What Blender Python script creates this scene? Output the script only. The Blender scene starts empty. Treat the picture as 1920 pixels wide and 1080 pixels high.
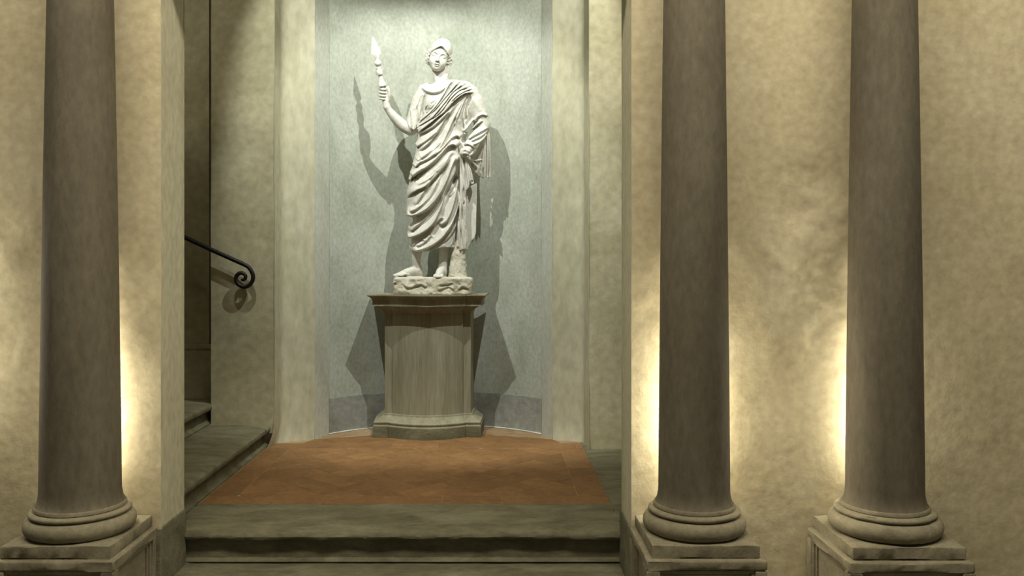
import bpy, bmesh, math, random
import numpy as np
from mathutils import Vector, Matrix, noise
random.seed(4); np.random.seed(4)
SC = bpy.context.scene
C = SC.collection

# ------------------------------------------------------------------ camera
F_PX = 1635.0
EYE = 1.40
cam_d = bpy.data.cameras.new('camera'); cam = bpy.data.objects.new('camera', cam_d); C.objects.link(cam)
cam.location = (0, 0, EYE); cam.rotation_euler = (math.radians(90), 0, 0)
cam_d.sensor_width = 36.0; cam_d.lens = F_PX*36/1920
cam_d.shift_x = 38/1920; cam_d.shift_y = -50/1920
cam_d.clip_start = 0.05; cam_d.clip_end = 100
SC.camera = cam

# ------------------------------------------------------------------ world, light, exposure
w = bpy.data.worlds.new('world'); SC.world = w; w.use_nodes = True
bg = w.node_tree.nodes['Background']
bg.inputs[0].default_value = (1.0, 0.94, 0.80, 1); bg.inputs[1].default_value = 0.115
SC.view_settings.view_transform = 'Standard'; SC.view_settings.look = 'None'
SC.view_settings.exposure = 0.0; SC.view_settings.gamma = 1.0
SC.view_settings.use_curve_mapping = False

def light(name, kind, loc, target, energy, color, **kw):
    d = bpy.data.lights.new(name, kind); d.energy = energy; d.color = color
    for k, v in kw.items(): setattr(d, k, v)
    o = bpy.data.objects.new(name, d); C.objects.link(o); o.location = loc
    if target is not None:
        o.rotation_euler = (Vector(target)-Vector(loc)).to_track_quat('-Z', 'Y').to_euler()
    return o
COOL = (0.97, 1.0, 0.92)
WARM2 = (1.0, 0.93, 0.76)
light('statue_spot', 'SPOT', (0.585, 4.75, 5.31), (-0.46, 7.2, 1.78), 540, COOL, spot_size=math.radians(50), spot_blend=0.40, shadow_soft_size=0.015)
light('statue_spot', 'SPOT', (-1.47, 4.75, 5.17), (-0.46, 7.2, 1.78), 540, COOL, spot_size=math.radians(50), spot_blend=0.40, shadow_soft_size=0.015)
# added fill lights that brighten the recess walls, out of sight behind the jambs
light('recess_fill', 'POINT', (-2.9, 5.2, 3.4), None, 11, WARM2, shadow_soft_size=0.1)
light('recess_fill', 'POINT', (2.3, 5.2, 3.4), None, 8, WARM2, shadow_soft_size=0.1)
# slim upright lamps concealed between the columns and the wall
for (x, y, e) in ((-1.884, 4.196, 9.0), (0.950, 4.19, 22.0), (1.797, 4.19, 8.0)):
    for zz, f in ((0.42, .6), (0.52, 1.0), (0.62, 1.1), (0.72, 1.0), (0.82, .8), (0.92, .6), (1.04, .4), (1.18, .25), (1.34, .15)):
        light('column_lamp', 'POINT', (x, y, zz), None, e*f/6, (1.0, 0.95, 0.79), shadow_soft_size=0.012)
for zz in (0.7, 0.9, 1.1, 1.3, 1.5):           # lamp of the next column, beyond the left edge
    light('column_lamp', 'POINT', (-2.66, 4.16, zz), None, 2.6, (1.0, 0.95, 0.79), shadow_soft_size=0.012)
# hall lamp in front, high up
light('hall_lamp', 'AREA', (0.2, 2.2, 4.9), (0.2, 4.1, 0.6), 245, (1.0, 0.93, 0.765), shape='RECTANGLE', size=5.5, size_y=0.5)

# ------------------------------------------------------------------ materials
def newmat(name):
    m = bpy.data.materials.new(name); m.use_nodes = True
    nt = m.node_tree; b = nt.nodes['Principled BSDF']
    return m, nt, b
def s2l(c):
    return tuple(((v/255)/12.92 if v/255 <= 0.04045 else ((v/255+0.055)/1.055)**2.4) for v in c) + (1.0,)
def surface(name, cols, scale=(1, 1, 1), rough=0.85, big=1.2, fine=28.0, bump=0.25, bump_scale=60.0, speck=0.0, var=0.0, dist=0.01, detail=8.0, spec=0.3, mid=0.0, midscale=9.0):
    """mottled plaster or stone: two noise scales mixed between three colours, fine bump"""
    m, nt, b = newmat(name); N = nt.nodes.new; L = nt.links.new
    tc = N('ShaderNodeTexCoord'); mp = N('ShaderNodeMapping'); mp.inputs['Scale'].default_value = scale
    L(tc.outputs['Object'], mp.inputs['Vector'])
    vec = mp.outputs['Vector']
    if var > 0:
        oi = N('ShaderNodeObjectInfo'); ad = N('ShaderNodeVectorMath'); ad.operation = 'ADD'
        mu = N('ShaderNodeVectorMath'); mu.operation = 'SCALE'; L(oi.outputs['Random'], mu.inputs['Scale']); mu.inputs[0].default_value = (37, 53, 71)
        L(mp.outputs['Vector'], ad.inputs[0]); L(mu.outputs['Vector'], ad.inputs[1]); vec = ad.outputs['Vector']
    n1 = N('ShaderNodeTexNoise'); n1.inputs['Scale'].default_value = big; n1.inputs['Detail'].default_value = detail; n1.inputs['Roughness'].default_value = 0.62
    n1.inputs['Distortion'].default_value = 0.6
    n2 = N('ShaderNodeTexNoise'); n2.inputs['Scale'].default_value = fine; n2.inputs['Detail'].default_value = 6
    L(vec, n1.inputs['Vector']); L(vec, n2.inputs['Vector'])
    r1 = N('ShaderNodeValToRGB'); e = r1.color_ramp.elements
    e[0].position = 0.30; e[0].color = s2l(cols[0]); e[1].position = 0.70; e[1].color = s2l(cols[2])
    k = e.new(0.5); k.color = s2l(cols[1])
    L(n1.outputs['Fac'], r1.inputs['Fac'])
    mx = N('ShaderNodeMixRGB'); mx.blend_type = 'OVERLAY'; mx.inputs['Fac'].default_value = 0.35
    r2 = N('ShaderNodeValToRGB'); r2.color_ramp.elements[0].position = 0.25; r2.color_ramp.elements[1].position = 0.75
    r2.color_ramp.elements[0].color = (0.25, 0.25, 0.25, 1); r2.color_ramp.elements[1].color = (0.75, 0.75, 0.75, 1)
    L(n2.outputs['Fac'], r2.inputs['Fac']); L(r1.outputs['Color'], mx.inputs[1]); L(r2.outputs['Color'], mx.inputs[2])
    col = mx.outputs['Color']
    if speck > 0:
        vo = N('ShaderNodeTexNoise'); vo.inputs['Scale'].default_value = 140; vo.inputs['Detail'].default_value = 3
        L(vec, vo.inputs['Vector'])
        r3 = N('ShaderNodeValToRGB'); r3.color_ramp.elements[0].position = 0.30; r3.color_ramp.elements[1].position = 0.42
        r3.color_ramp.elements[0].color = (1-speck,)*3+(1,); r3.color_ramp.elements[1].color = (1, 1, 1, 1)
        L(vo.outputs['Fac'], r3.inputs['Fac'])
        m2 = N('ShaderNodeMixRGB'); m2.blend_type = 'MULTIPLY'; m2.inputs['Fac'].default_value = 1.0
        L(col, m2.inputs[1]); L(r3.outputs['Color'], m2.inputs[2]); col = m2.outputs['Color']
    if var > 0:
        hs = N('ShaderNodeHueSaturation'); ma = N('ShaderNodeMath'); ma.operation = 'MULTIPLY_ADD'
        L(oi.outputs['Random'], ma.inputs[0]); ma.inputs[1].default_value = 2*var; ma.inputs[2].default_value = 1-var
        L(ma.outputs[0], hs.inputs['Value']); L(col, hs.inputs['Color']); col = hs.outputs['Color']
    L(col, b.inputs['Base Color'])
    b.inputs['Roughness'].default_value = rough; b.inputs['Specular IOR Level'].default_value = spec
    n3 = N('ShaderNodeTexNoise'); n3.inputs['Scale'].default_value = bump_scale; n3.inputs['Detail'].default_value = 6; n3.inputs['Roughness'].default_value = 0.6
    L(vec, n3.inputs['Vector'])
    h = n3.outputs['Fac']
    if mid > 0:
        n4 = N('ShaderNodeTexNoise'); n4.inputs['Scale'].default_value = midscale; n4.inputs['Detail'].default_value = 5; n4.inputs['Distortion'].default_value = 0.8
        L(vec, n4.inputs['Vector'])
        ad2 = N('ShaderNodeMath'); ad2.operation = 'MULTIPLY_ADD'; L(n4.outputs['Fac'], ad2.inputs[0]); ad2.inputs[1].default_value = mid; L(h, ad2.inputs[2]); h = ad2.outputs[0]
    bp = N('ShaderNodeBump'); bp.inputs['Strength'].default_value = bump; bp.inputs['Distance'].default_value = dist
    L(h, bp.inputs['Height']); L(bp.outputs['Normal'], b.inputs['Normal'])
    return m

M = {}
M['wall'] = surface('tan_plaster', [(186, 172, 136), (194, 181, 147), (201, 189, 157)], big=1.3, fine=26, bump=0.28, bump_scale=45, mid=0.5, midscale=8, dist=0.005, rough=0.6)
M['jamb'] = surface('grey_beige_plaster', [(180, 174, 146), (187, 181, 154), (193, 188, 162)], scale=(1, 1, .6), big=1.2, fine=30, bump=0.15, dist=0.004)
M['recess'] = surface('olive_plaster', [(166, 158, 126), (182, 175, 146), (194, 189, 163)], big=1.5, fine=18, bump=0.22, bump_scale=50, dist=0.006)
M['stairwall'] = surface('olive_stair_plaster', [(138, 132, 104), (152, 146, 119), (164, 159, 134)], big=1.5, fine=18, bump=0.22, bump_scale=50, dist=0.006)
M['pilaster'] = surface('pale_plaster', [(162, 157, 131), (175, 171, 147), (184, 180, 160)], scale=(1, 1, .5), big=1.6, fine=20, bump=0.25, dist=0.006)
M['niche'] = surface('grey_green_plaster', [(156, 161, 147), (172, 176, 164), (184, 187, 177)], scale=(1, 1, .7), big=2.6, fine=45, bump=0.25, bump_scale=70, dist=0.004, mid=0.6, midscale=14, speck=0.08)
M['reveal'] = surface('lightened_grey_plaster', [(182, 184, 170), (192, 194, 182), (199, 201, 191)], scale=(1, 1, .5), big=2.6, fine=45, bump=0.2, bump_scale=60, dist=0.004)  # paler than the niche plaster: brightness put into the colour for the dim reveals
M['greybase'] = surface('grey_render', [(128, 128, 120), (148, 149, 142), (160, 161, 154)], big=3, fine=25, bump=0.3, dist=0.006)
M['column'] = surface('sandstone_column', [(90, 82, 66), (101, 93, 76), (111, 103, 86)], scale=(1, 1, .4), big=2.2, fine=40, bump=0.3, bump_scale=120, speck=0.12, dist=0.003, rough=0.8)
M['colbase'] = surface('sandstone_base', [(112, 104, 83), (128, 120, 97), (142, 134, 110)], big=3.0, fine=40, bump=0.4, bump_scale=70, speck=0.12, dist=0.005, rough=0.85)
M['pedestal'] = surface('grey_sandstone', [(124, 119, 97), (139, 135, 113), (150, 147, 126)], scale=(6, 6, .5), big=2.0, fine=14, bump=0.2, bump_scale=40, speck=0.05, dist=0.003)
M['step'] = surface('worn_stone', [(84, 80, 60), (106, 102, 80), (122, 119, 96)], scale=(1, 2.2, 2.2), big=3.0, fine=24, bump=0.5, bump_scale=40, speck=0.25, dist=0.006)
M['tile'] = surface('terracotta', [(112, 82, 50), (124, 92, 57), (136, 102, 65)], big=3.5, fine=30, bump=0.25, bump_scale=70, var=0.10, dist=0.003, rough=0.7)
M['grout'] = surface('grout', [(126, 104, 76), (146, 122, 92), (164, 142, 112)], big=5, fine=60, bump=0.3, dist=0.003)
M['marble'] = surface('white_marble', [(196, 194, 184), (207, 205, 196), (213, 211, 203)], big=5, fine=50, bump=0.10, bump_scale=160, dist=0.002, rough=0.55)
M['rawmarble'] = surface('weathered_marble', [(170, 163, 140), (194, 188, 170), (204, 200, 186)], big=7, fine=60, bump=0.5, bump_scale=70, dist=0.006, rough=0.8)
M['iron'], _nt, _b = newmat('black_iron')
_b.inputs['Base Color'].default_value = (0.014, 0.013, 0.012, 1); _b.inputs['Metallic'].default_value = 0.7; _b.inputs['Roughness'].default_value = 0.5

# ------------------------------------------------------------------ helpers
def tag(o, label=None, cat=None, group=None, kind=None):
    if label: o['label'] = label
    if cat: o['category'] = cat
    if group: o['group'] = group
    if kind: o['kind'] = kind
    return o
def link(name, me, mat, parent=None, smooth=False, angle=None):
    o = bpy.data.objects.new(name, me); C.objects.link(o)
    if mat is not None and not me.materials: me.materials.append(mat)
    if smooth:
        me.polygons.foreach_set('use_smooth', [True]*len(me.polygons))
        if angle is not None: me.set_sharp_from_angle(angle=math.radians(angle))
    if parent is not None:
        o.parent = parent
        o.matrix_parent_inverse = Matrix.Translation(-parent.location) if parent.type == 'EMPTY' else Matrix()
    return o
def mesh(name, V, Fc, mat, parent=None, smooth=False, angle=None):
    me = bpy.data.meshes.new(name); me.from_pydata([tuple(v) for v in V], [], Fc); me.update()
    return link(name, me, mat, parent, smooth, angle)
def empty(name, loc):
    o = bpy.data.objects.new(name, None); C.objects.link(o); o.location = loc; o.empty_display_size = 0.1
    return o
class MB:
    def __init__(s): s.V = []; s.F = []
    def box(s, x0, x1, y0, y1, z0, z1):
        n = len(s.V)
        s.V += [(x0,y0,z0),(x1,y0,z0),(x1,y1,z0),(x0,y1,z0),(x0,y0,z1),(x1,y0,z1),(x1,y1,z1),(x0,y1,z1)]
        s.F += [tuple(n+i for i in f) for f in ((0,3,2,1),(4,5,6,7),(0,1,5,4),(1,2,6,5),(2,3,7,6),(3,0,4,7))]; return s
    def loft(s, rings, closed=True, caps=True):
        n = len(s.V); k = len(rings[0])
        for r in rings: s.V += list(r)
        for i in range(len(rings)-1):
            for j in range(k if closed else k-1):
                a = n+i*k+j; b_ = n+i*k+(j+1) % k
                s.F.append((a, b_, b_+k, a+k))
        if caps:
            s.F.append(tuple(n+j for j in reversed(range(k)))); s.F.append(tuple(n+(len(rings)-1)*k+j for j in range(k)))
        return s
    def build(s, name, mat, parent=None, bevel=0.0, smooth=False, angle=35, seg=2):
        me = bpy.data.meshes.new(name); me.from_pydata([tuple(v) for v in s.V], [], s.F); me.update()
        bm = bmesh.new(); bm.from_mesh(me)
        if bevel > 0:
            ed = [e for e in bm.edges if len(e.link_faces) == 2 and e.calc_face_angle(0) > 0.6]
            bmesh.ops.bevel(bm, geom=ed, offset=bevel, segments=seg, affect='EDGES', profile=0.6)
        bmesh.ops.recalc_face_normals(bm, faces=bm.faces)
        bm.to_mesh(me); bm.free()
        return link(name, me, mat, parent, smooth or bevel > 0, angle)
def rough_mesh(o, amp, scale, cuts=0, maxlen=0.03):
    """break up edges of a worn stone: subdivide and push the vertices about along the normal"""
    me = o.data; bm = bmesh.new(); bm.from_mesh(me)
    for _ in range(7):
        ed = [e for e in bm.edges if e.calc_length() > maxlen*1.6]
        if not ed: break
        bmesh.ops.subdivide_edges(bm, edges=ed, cuts=1, use_grid_fill=True)
    bmesh.ops.triangulate(bm, faces=[f for f in bm.faces if len(f.verts) > 4])
    bm.normal_update()
    off = []
    for v in bm.verts:
        p = v.co*scale
        n = noise.fractal(p, 0.9, 2.1, 4)
        sharp = max([e.calc_face_angle(0) for e in v.link_edges if len(e.link_faces) == 2] + [0])
        off.append((v, v.normal*(amp*n*(1.0+(2.0 if sharp > 0.5 else 0)) - (amp*1.2*max(0, noise.noise(p*0.6)) if sharp > 0.5 else 0))))
    for v, d in off: v.co += d
    bm.to_mesh(me); bm.free()
    me.polygons.foreach_set('use_smooth', [True]*len(me.polygons)); me.set_sharp_from_angle(angle=math.radians(40))
    return o

# ------------------------------------------------------------------ the setting: front wall with its opening
WF, WB = 4.24, 4.56          # front and back face of the wall behind the columns
XL, XR = -1.608, 0.679       # the opening
ZF = -0.35                   # hall floor
ZT = 3.6
FEAT = [(1.58, 1.46, .17, .026), (1.70, 1.20, .13, .024), (1.50, 1.70, .16, -.018), (1.62, 0.98, .14, -.020), (1.42, 1.15, .2, .014), (1.75, 1.62, .16, .02),
        (-1.75, 1.05, .10, .012), (-1.68, 1.35, .16, -.012), (-2.3, 1.45, .25, .016), (-2.42, 0.95, .2, -.014), (1.2, 1.6, .25, .012), (0.80, 1.55, .15, .012), (0.78, 1.2, .12, -.01), (-2.25, 1.85, .22, -.012)]
def wall_y(x, z):
    p = Vector((x*1.0, 3.7, z*1.0))
    d = 0.008*noise.fractal(p*1.3, 1.0, 2.0, 2) + 0.0024*noise.fractal(p*4.2+Vector((5, 1, 2)), 0.9, 2.0, 4) + 0.0009*noise.fractal(p*19, 0.8, 2.0, 3)
    for fx, fz, r, a in FEAT:
        q = ((x-fx)**2+(z-fz)**2)/(r*r)
        if q < 6:
            wob = 1+1.1*noise.noise(Vector((x*7, 9, z*7)))
            d += a*math.exp(-q)*wob
    if x > 1.2 and x < 2.0:   # ragged old patch beside the right-hand column
        k = math.exp(-((x-1.60)/0.20)**2-((z-1.32)/0.42)**2)
        d += k*0.020*noise.turbulence(Vector((x*9, 2, z*9)), 4, False) 
    return WF - max(-0.012, d)
def front_wall(name, x0, x1, jamb_at):
    st = 0.018
    nx = int((x1-x0)/st)+1; nz = int((ZT-ZF)/st)+1
    V = []; Fc = []
    for j in range(nz+1):
        z = ZF+(ZT-ZF)*j/nz
        for i in range(nx+1):
            x = x0+(x1-x0)*i/nx
            V.append((x, wall_y(x, z), z))
    k = nx+1
    for j in range(nz):
        for i in range(nx):
            a = j*k+i; Fc.append((a, a+1, a+k+1, a+k))
    o = mesh(name, V, Fc, M['wall'], smooth=True)
    # the jamb face that returns through the wall, smooth grey-beige
    ji = nx if jamb_at == 'right' else 0
    xj = x1 if jamb_at == 'right' else x0
    s = -1 if jamb_at == 'right' else 1
    JV = []; JF = []; ys = [0.0, 0.006, 0.05, 0.12, 0.2, 0.26, 0.31, 0.32]
    for j in range(nz+1):
        z = ZF+(ZT-ZF)*j/nz
        for q, t in enumerate(ys):
            y = V[j*k+ji][1] if q == 0 else WF+t
            dx = 0.0 if q == 0 else 0.0035*noise.fractal(Vector((t*3, z*2.2, 8+s)), 1.0, 2.0, 3)
            JV.append((xj+dx+(s*0.004 if q == len(ys)-1 else 0), y, z))
    m_ = len(ys)
    for j in range(nz):
        for q in range(m_-1):
            a = j*m_+q; f = (a, a+1, a+m_+1, a+m_); JF.append(f if s < 0 else f[::-1])
    # back face of the wall
    n0 = len(JV); far = x0 if jamb_at == 'right' else x1
    JV += [(xj, WB, ZF), (far, WB, ZF), (far, WB, ZT), (xj, WB, ZT)]
    JF.append((n0, n0+1, n0+2, n0+3))
    r = mesh('jamb', JV, JF, M['jamb'], parent=o, smooth=True, angle=30)
    return tag(o, kind='structure')
front_wall('wall_left', -4.2, XL, 'right')
front_wall('wall_right', XR, 5.2, 'left')
tag(MB().box(XL-0.01, XR+0.01, WF+0.01, WB, 2.86, 4.4).build('wall_lintel', M['wall']), kind='structure')  # unseen lintel, set low to keep the hall lamp off the niche

# ------------------------------------------------------------------ recess behind the opening
CX = -0.458
NR, NS, NH = 1.125, 0.40, 0.86         # niche arc radius, sagitta, half chord
NY = 7.08
def niche_y(off): return NY + math.sqrt(NR*NR-off*off)-(NR-NS)
ZTOP = 6.0
def strip(pts, z0, z1, nz=1):
    V = []; Fc = []
    k = len(pts)
    for j in range(nz+1):
        z = z0+(z1-z0)*j/nz
        V += [(p[0], p[1], z) for p in pts]
    for j in range(nz):
        for i in range(k-1):
            a = j*k+i; Fc.append((a, a+1, a+k+1, a+k))
    return V, Fc
def wavy(V, amp, sc, seed):
    return [(v[0]+amp*noise.fractal(Vector((v[0]*sc, v[1]*sc+seed, v[2]*sc)), 1, 2, 3)*0.4, v[1]+amp*noise.fractal(Vector((v[0]*sc+seed, v[1]*sc, v[2]*sc)), 1, 2, 3), v[2]) for v in V]
def sub(pts, step=0.05):
    out = []
    for a, b in zip(pts[:-1], pts[1:]):
        n = max(1, int(math.hypot(b[0]-a[0], b[1]-a[1])/step))
        out += [(a[0]+(b[0]-a[0])*t/n, a[1]+(b[1]-a[1])*t/n) for t in range(n)]
    return out+[pts[-1]]
arc = [(CX-NH+2*NH*i/48, niche_y(-NH+2*NH*i/48)) for i in range(49)]
V, Fc = strip(arc, -0.02, ZTOP, 90)
niche = tag(mesh('wall_niche', wavy(V, 0.004, 2.5, 3), Fc, M['niche'], smooth=True), kind='structure')
# grey splash band round the foot of the niche, worn upper edge
pts = [(x, y-0.006) for x, y in arc]
BV = []; BF = []; k = len(pts)
for j, zz in enumerate((-0.01, 0.15, 0.285, 0.285)):
    for i, p in enumerate(pts):
        zz2 = zz + (0.006*noise.fractal(Vector((p[0]*9, 0, 3)), 1, 2, 3) if j >= 2 else 0)
        BV.append((p[0], p[1]+(0.012 if j == 3 else 0), zz2))
for j in range(3):
    for i in range(k-1):
        a = j*k+i; BF.append((a, a+1, a+k+1, a+k))
tag(mesh('baseboard_niche', BV, BF, M['greybase'], smooth=True, angle=40), kind='structure')
for side, s in (('left', -1), ('right', 1)):
    # reveal strip between pilaster and niche, paler colour making up for weak light
    a0 = (CX+s*0.935, 6.865); a1 = (CX+s*NH, NY+0.004)
    p = sub([a0, a1] if s < 0 else [a1, a0], 0.04)
    V, Fc = strip(p, -0.02, ZTOP, 60)
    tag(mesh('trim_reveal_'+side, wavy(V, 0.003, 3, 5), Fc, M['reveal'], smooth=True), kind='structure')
    # the pilaster: a face and its return to the wall panel
    b0 = (CX+s*1.150, 6.785); b1 = (CX+s*1.170, 6.755); b2 = (CX+s*1.185, 6.505 if s > 0 else 6.595)
    p = [b2, b1, b0, a0]
    p = sub(p if s < 0 else p[::-1], 0.03)
    V, Fc = strip(p, -0.02, ZTOP, 110)
    V = wavy(V, 0.005, 3.2, 11)
    # the plaster swells a little at the foot
    V = [(v[0], v[1]-0.02*math.exp(-max(0, v[2])/0.06), v[2]) for v in V]
    if s < 0:      # lump of plaster at the corner beside the stair
        V = [(v[0]-0.045*math.exp(-max(0, v[2])/0.07), v[1]-0.07*math.exp(-max(0, v[2])/0.07), v[2]) if v[0] < CX-1.135 else v for v in V]
    tag(mesh('trim_pilaster_'+side, V, Fc, M['pilaster'], smooth=True, angle=50), kind='structure')
# whitish mortar line where the niche meets the floor
MV = []; MF = []
for i, (x, y) in enumerate(arc):
    t = 0.006+0.005*noise.noise(Vector((x*9, 1, 1)))
    MV += [(x, y-0.008-2*t, 0.0005), (x, y-0.008, 0.004+t*.4)]
for i in range(len(arc)-1): MF.append((2*i, 2*i+2, 2*i+3, 2*i+1))
tag(mesh('trim_mortar', MV, MF, M['reveal'], smooth=True), kind='structure')
# wall panels at either side of the pilasters
PY = 6.60
V, Fc = strip(sub([(-2.125, PY+0.26), (-2.125, PY), (CX-1.183, PY)], 0.06), 0.10, ZTOP, 90)
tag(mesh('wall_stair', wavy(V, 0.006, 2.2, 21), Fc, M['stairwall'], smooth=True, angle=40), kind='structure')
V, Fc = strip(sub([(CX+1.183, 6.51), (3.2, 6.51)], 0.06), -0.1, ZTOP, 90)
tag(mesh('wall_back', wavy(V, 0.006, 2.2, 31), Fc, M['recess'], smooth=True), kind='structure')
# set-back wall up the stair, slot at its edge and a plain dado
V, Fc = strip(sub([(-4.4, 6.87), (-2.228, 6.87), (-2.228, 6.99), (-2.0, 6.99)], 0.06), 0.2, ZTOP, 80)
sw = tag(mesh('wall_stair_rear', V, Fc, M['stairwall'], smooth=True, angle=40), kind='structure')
d = MB().box(-4.4, -2.200, 6.852, 6.90, 0.28, 0.748); d.box(-4.4, -2.200, 6.842, 6.90, 0.712, 0.742)
tag(d.build('baseboard_stair', M['stairwall'], bevel=0.004), kind='structure')
tag(MB().box(-4.45, -4.35, WB, 7.0, ZF, ZTOP).build('wall_stair_end', M['recess']), kind='structure')
tag(MB().box(3.15, 3.25, WB, 7.0, ZF, ZTOP).build('wall_right_end', M['recess']), kind='structure')
tag(MB().box(-4.45, 3.25, WB-0.3, 7.8, ZTOP, ZTOP+0.15).build('ceiling', M['jamb']), kind='structure')
# stone skirting on the jambs
for side, xj, s in (('left', XL, 1), ('right', XR, -1)):
    o = MB().box(min(xj-s*.03, xj+s*.010), max(xj-s*.03, xj+s*.010), WF-0.028, WB-0.002, ZF, 0.105).build('baseboard_jamb_'+side, M['step'], bevel=0.004)
    tag(rough_mesh(o, 0.0012, 6.0, maxlen=0.04), kind='structure')

# ------------------------------------------------------------------ floors
fl = MB().box(-5.2, 5.4, 1.2, WB+0.3, ZF-0.2, ZF).build('floor', M['step'])
tag(fl, kind='structure')
lf = MB().box(-1.90, 0.6875, 5.03, 7.55, -0.25, -0.0022).build('floor_landing', M['grout'])
tag(lf, kind='structure')
tag(MB().box(0.6895, 3.2, 4.58, 7.0, -0.25, -0.002).build('floor_side', M['step'], bevel=0.004), kind='structure')

# terracotta tiles: a border of long tiles, a herringbone field, cut tiles in the apse
def clip(poly, a, b):
    out = []
    def sd(p): return (b[0]-a[0])*(p[1]-a[1])-(b[1]-a[1])*(p[0]-a[0])
    for i in range(len(poly)):
        p, q = poly[i], poly[(i+1) % len(poly)]; sp, sq = sd(p), sd(q)
        if sp >= 0: out.append(p)
        if (sp >= 0) != (sq >= 0):
            t = sp/(sp-sq); out.append((p[0]+(q[0]-p[0])*t, p[1]+(q[1]-p[1])*t))
    return out
def inset(poly, d):
    res = poly
    n = len(poly)
    lines = []
    for i in range(n):
        a, b = poly[i], poly[(i+1) % n]; L_ = math.hypot(b[0]-a[0], b[1]-a[1])
        if L_ < 1e-5: continue
        nx, ny = -(b[1]-a[1])/L_, (b[0]-a[0])/L_
        lines.append(((a[0]+nx*d, a[1]+ny*d), (b[0]+nx*d, b[1]+ny*d)))
    for a, b in lines:
        res = clip(res, a, b)
        if len(res) < 3: return []
    return res
def area(poly): return 0.5*sum(poly[i][0]*poly[(i+1) % len(poly)][1]-poly[(i+1) % len(poly)][0]*poly[i][1] for i in range(len(poly)))
NT = 0
def tile(poly):
    global NT
    if len(poly) < 3: return
    if area(poly) < 0: poly = poly[::-1]
    if abs(area(poly)) < 0.0012: return
    p0 = inset(poly, 0.0014); p1 = inset(poly, 0.0032)
    if len(p0) < 3 or len(p1) != len(p0): return
    # drop near-duplicate corners
    n = len(p0)
    cx = sum(p[0] for p in p0)/n; cy = sum(p[1] for p in p0)/n
    dz = random.uniform(-0.0012, 0.0012); tx = random.uniform(-.004, .004); ty = random.uniform(-.004, .004)
    V = [(x-cx, y-cy, -0.014) for x, y in p0]+[(x-cx, y-cy, -0.0018+dz) for x, y in p0]+[(x-cx, y-cy, dz+tx*(x-cx)+ty*(y-cy)) for x, y in p1]
    Fc = [tuple(range(2*n, 3*n))]
    for L_ in (0, n):
        for i in range(n):
            Fc.append((L_+i, L_+(i+1) % n, L_+n+(i+1) % n, L_+n+i))
    me = bpy.data.meshes.new('tile'); me.from_pydata(V, [], Fc); me.update(); me.materials.append(M['tile'])
    o = bpy.data.objects.new('tile', me); C.objects.link(o); o.parent = lf; o.location = (cx, cy, 0); NT += 1
TL, TW = 0.350, 0.172
x0, x1, y0, y1 = -1.690, 0.6865, 5.030, 6.715
def rect(a, b, c, d_): return [(a, c), (b, c), (b, d_), (a, d_)]
xx = x0; i = 0
while xx < x1-0.01:            # front and back border rows
    xe = min(x1, xx+TL); tile(rect(xx, xe, y0, y0+TW)); xx = xe
xx = x0-0.12
while xx < x1-0.01:
    xe = min(x1, xx+TL); tile(rect(max(xx, x0), xe, y1-TW, y1)); xx = xe
for xa, xb in ((x0, x0+TW), (x1-TW, x1)):
    yy = y0+TW
    while yy < y1-TW-0.01:
        ye = min(y1-TW, yy+TL); tile(rect(xa, xb, yy, ye)); yy = ye
def herring(region, ox, oy):
    a = math.radians(45); ca, sa = math.cos(a), math.sin(a)
    T = TL/2
    for i in range(-16, 17):
        for j in range(-16, 17):
            for kind in (0, 1):
                if kind == 0: u0, v0, u1, v1 = (j+4*i)*T, j*T, (j+4*i+2)*T, (j+1)*T
                else: u0, v0, u1, v1 = (j+4*i+3)*T, j*T, (j+4*i+4)*T, (j+2)*T
                P = [(u0, v0), (u1, v0), (u1, v1), (u0, v1)]
                P = [(ox+u*ca-v*sa, oy+u*sa+v*ca) for u, v in P]
                for q in range(len(region)):
                    P = clip(P, region[q], region[(q+1) % len(region)])
                    if len(P) < 3: break
                if len(P) >= 3: tile(P)
herring(rect(x0+TW, x1-TW, y0+TW, y1-TW), -0.45, 5.9)
apse = [(CX-1.15, y1), (CX+1.15, y1), (CX+1.15, 6.78), (CX+0.94, 6.86)]+[(x, y) for x, y in arc[::-4]]+[(CX-0.94, 6.86), (CX-1.15, 6.78)]
herring(apse, -0.45, 7.0)

# ------------------------------------------------------------------ steps
def step_profile(x0, x1, prof, axis='x'):
    """a worn slab: the section is swept along x (or y) in short lengths"""
    n = max(2, int(abs(x1-x0)/0.05)); rings = []
    for i in range(n+1):
        t = x0+(x1-x0)*i/n
        rings.append([(t, a, b) if axis == 'x' else (a, t, b) for a, b in prof])
    return rings
# wide step across the opening
st = empty('stone_step', (-0.46, 4.54, -0.178))
tag(st, 'wide worn grey stone step with rounded nosing across the opening, below the terracotta tiles', 'step')
prof = [(5.028, -0.166), (5.028, 0.0), (4.90, 0.0), (4.70, -0.001), (4.575, -0.003), (4.550, -0.009), (4.535, -0.020), (4.530, -0.033), (4.535, -0.045), (4.552, -0.052), (4.575, -0.054), (4.575, -0.166)]
prof = prof[::-1]
t_ = MB().loft(step_profile(-1.70, 0.69, prof)).build('tread', M['step'], st)
rough_mesh(t_, 0.0028, 9.0, maxlen=0.03)
prof = [(4.59, -0.1742), (4.572, -0.1742), (4.556, -0.1740), (4.552, -0.168), (4.560, -0.160), (4.580, -0.150), (4.590, -0.13), (4.590, -0.075), (4.582, -0.066), (4.572, -0.060), (4.572, -0.050), (4.60, -0.050), (4.60, -0.1742)]
MB().loft(step_profile(-1.62, 0.69, prof)).build('riser', M['step'], st, smooth=True)
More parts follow.
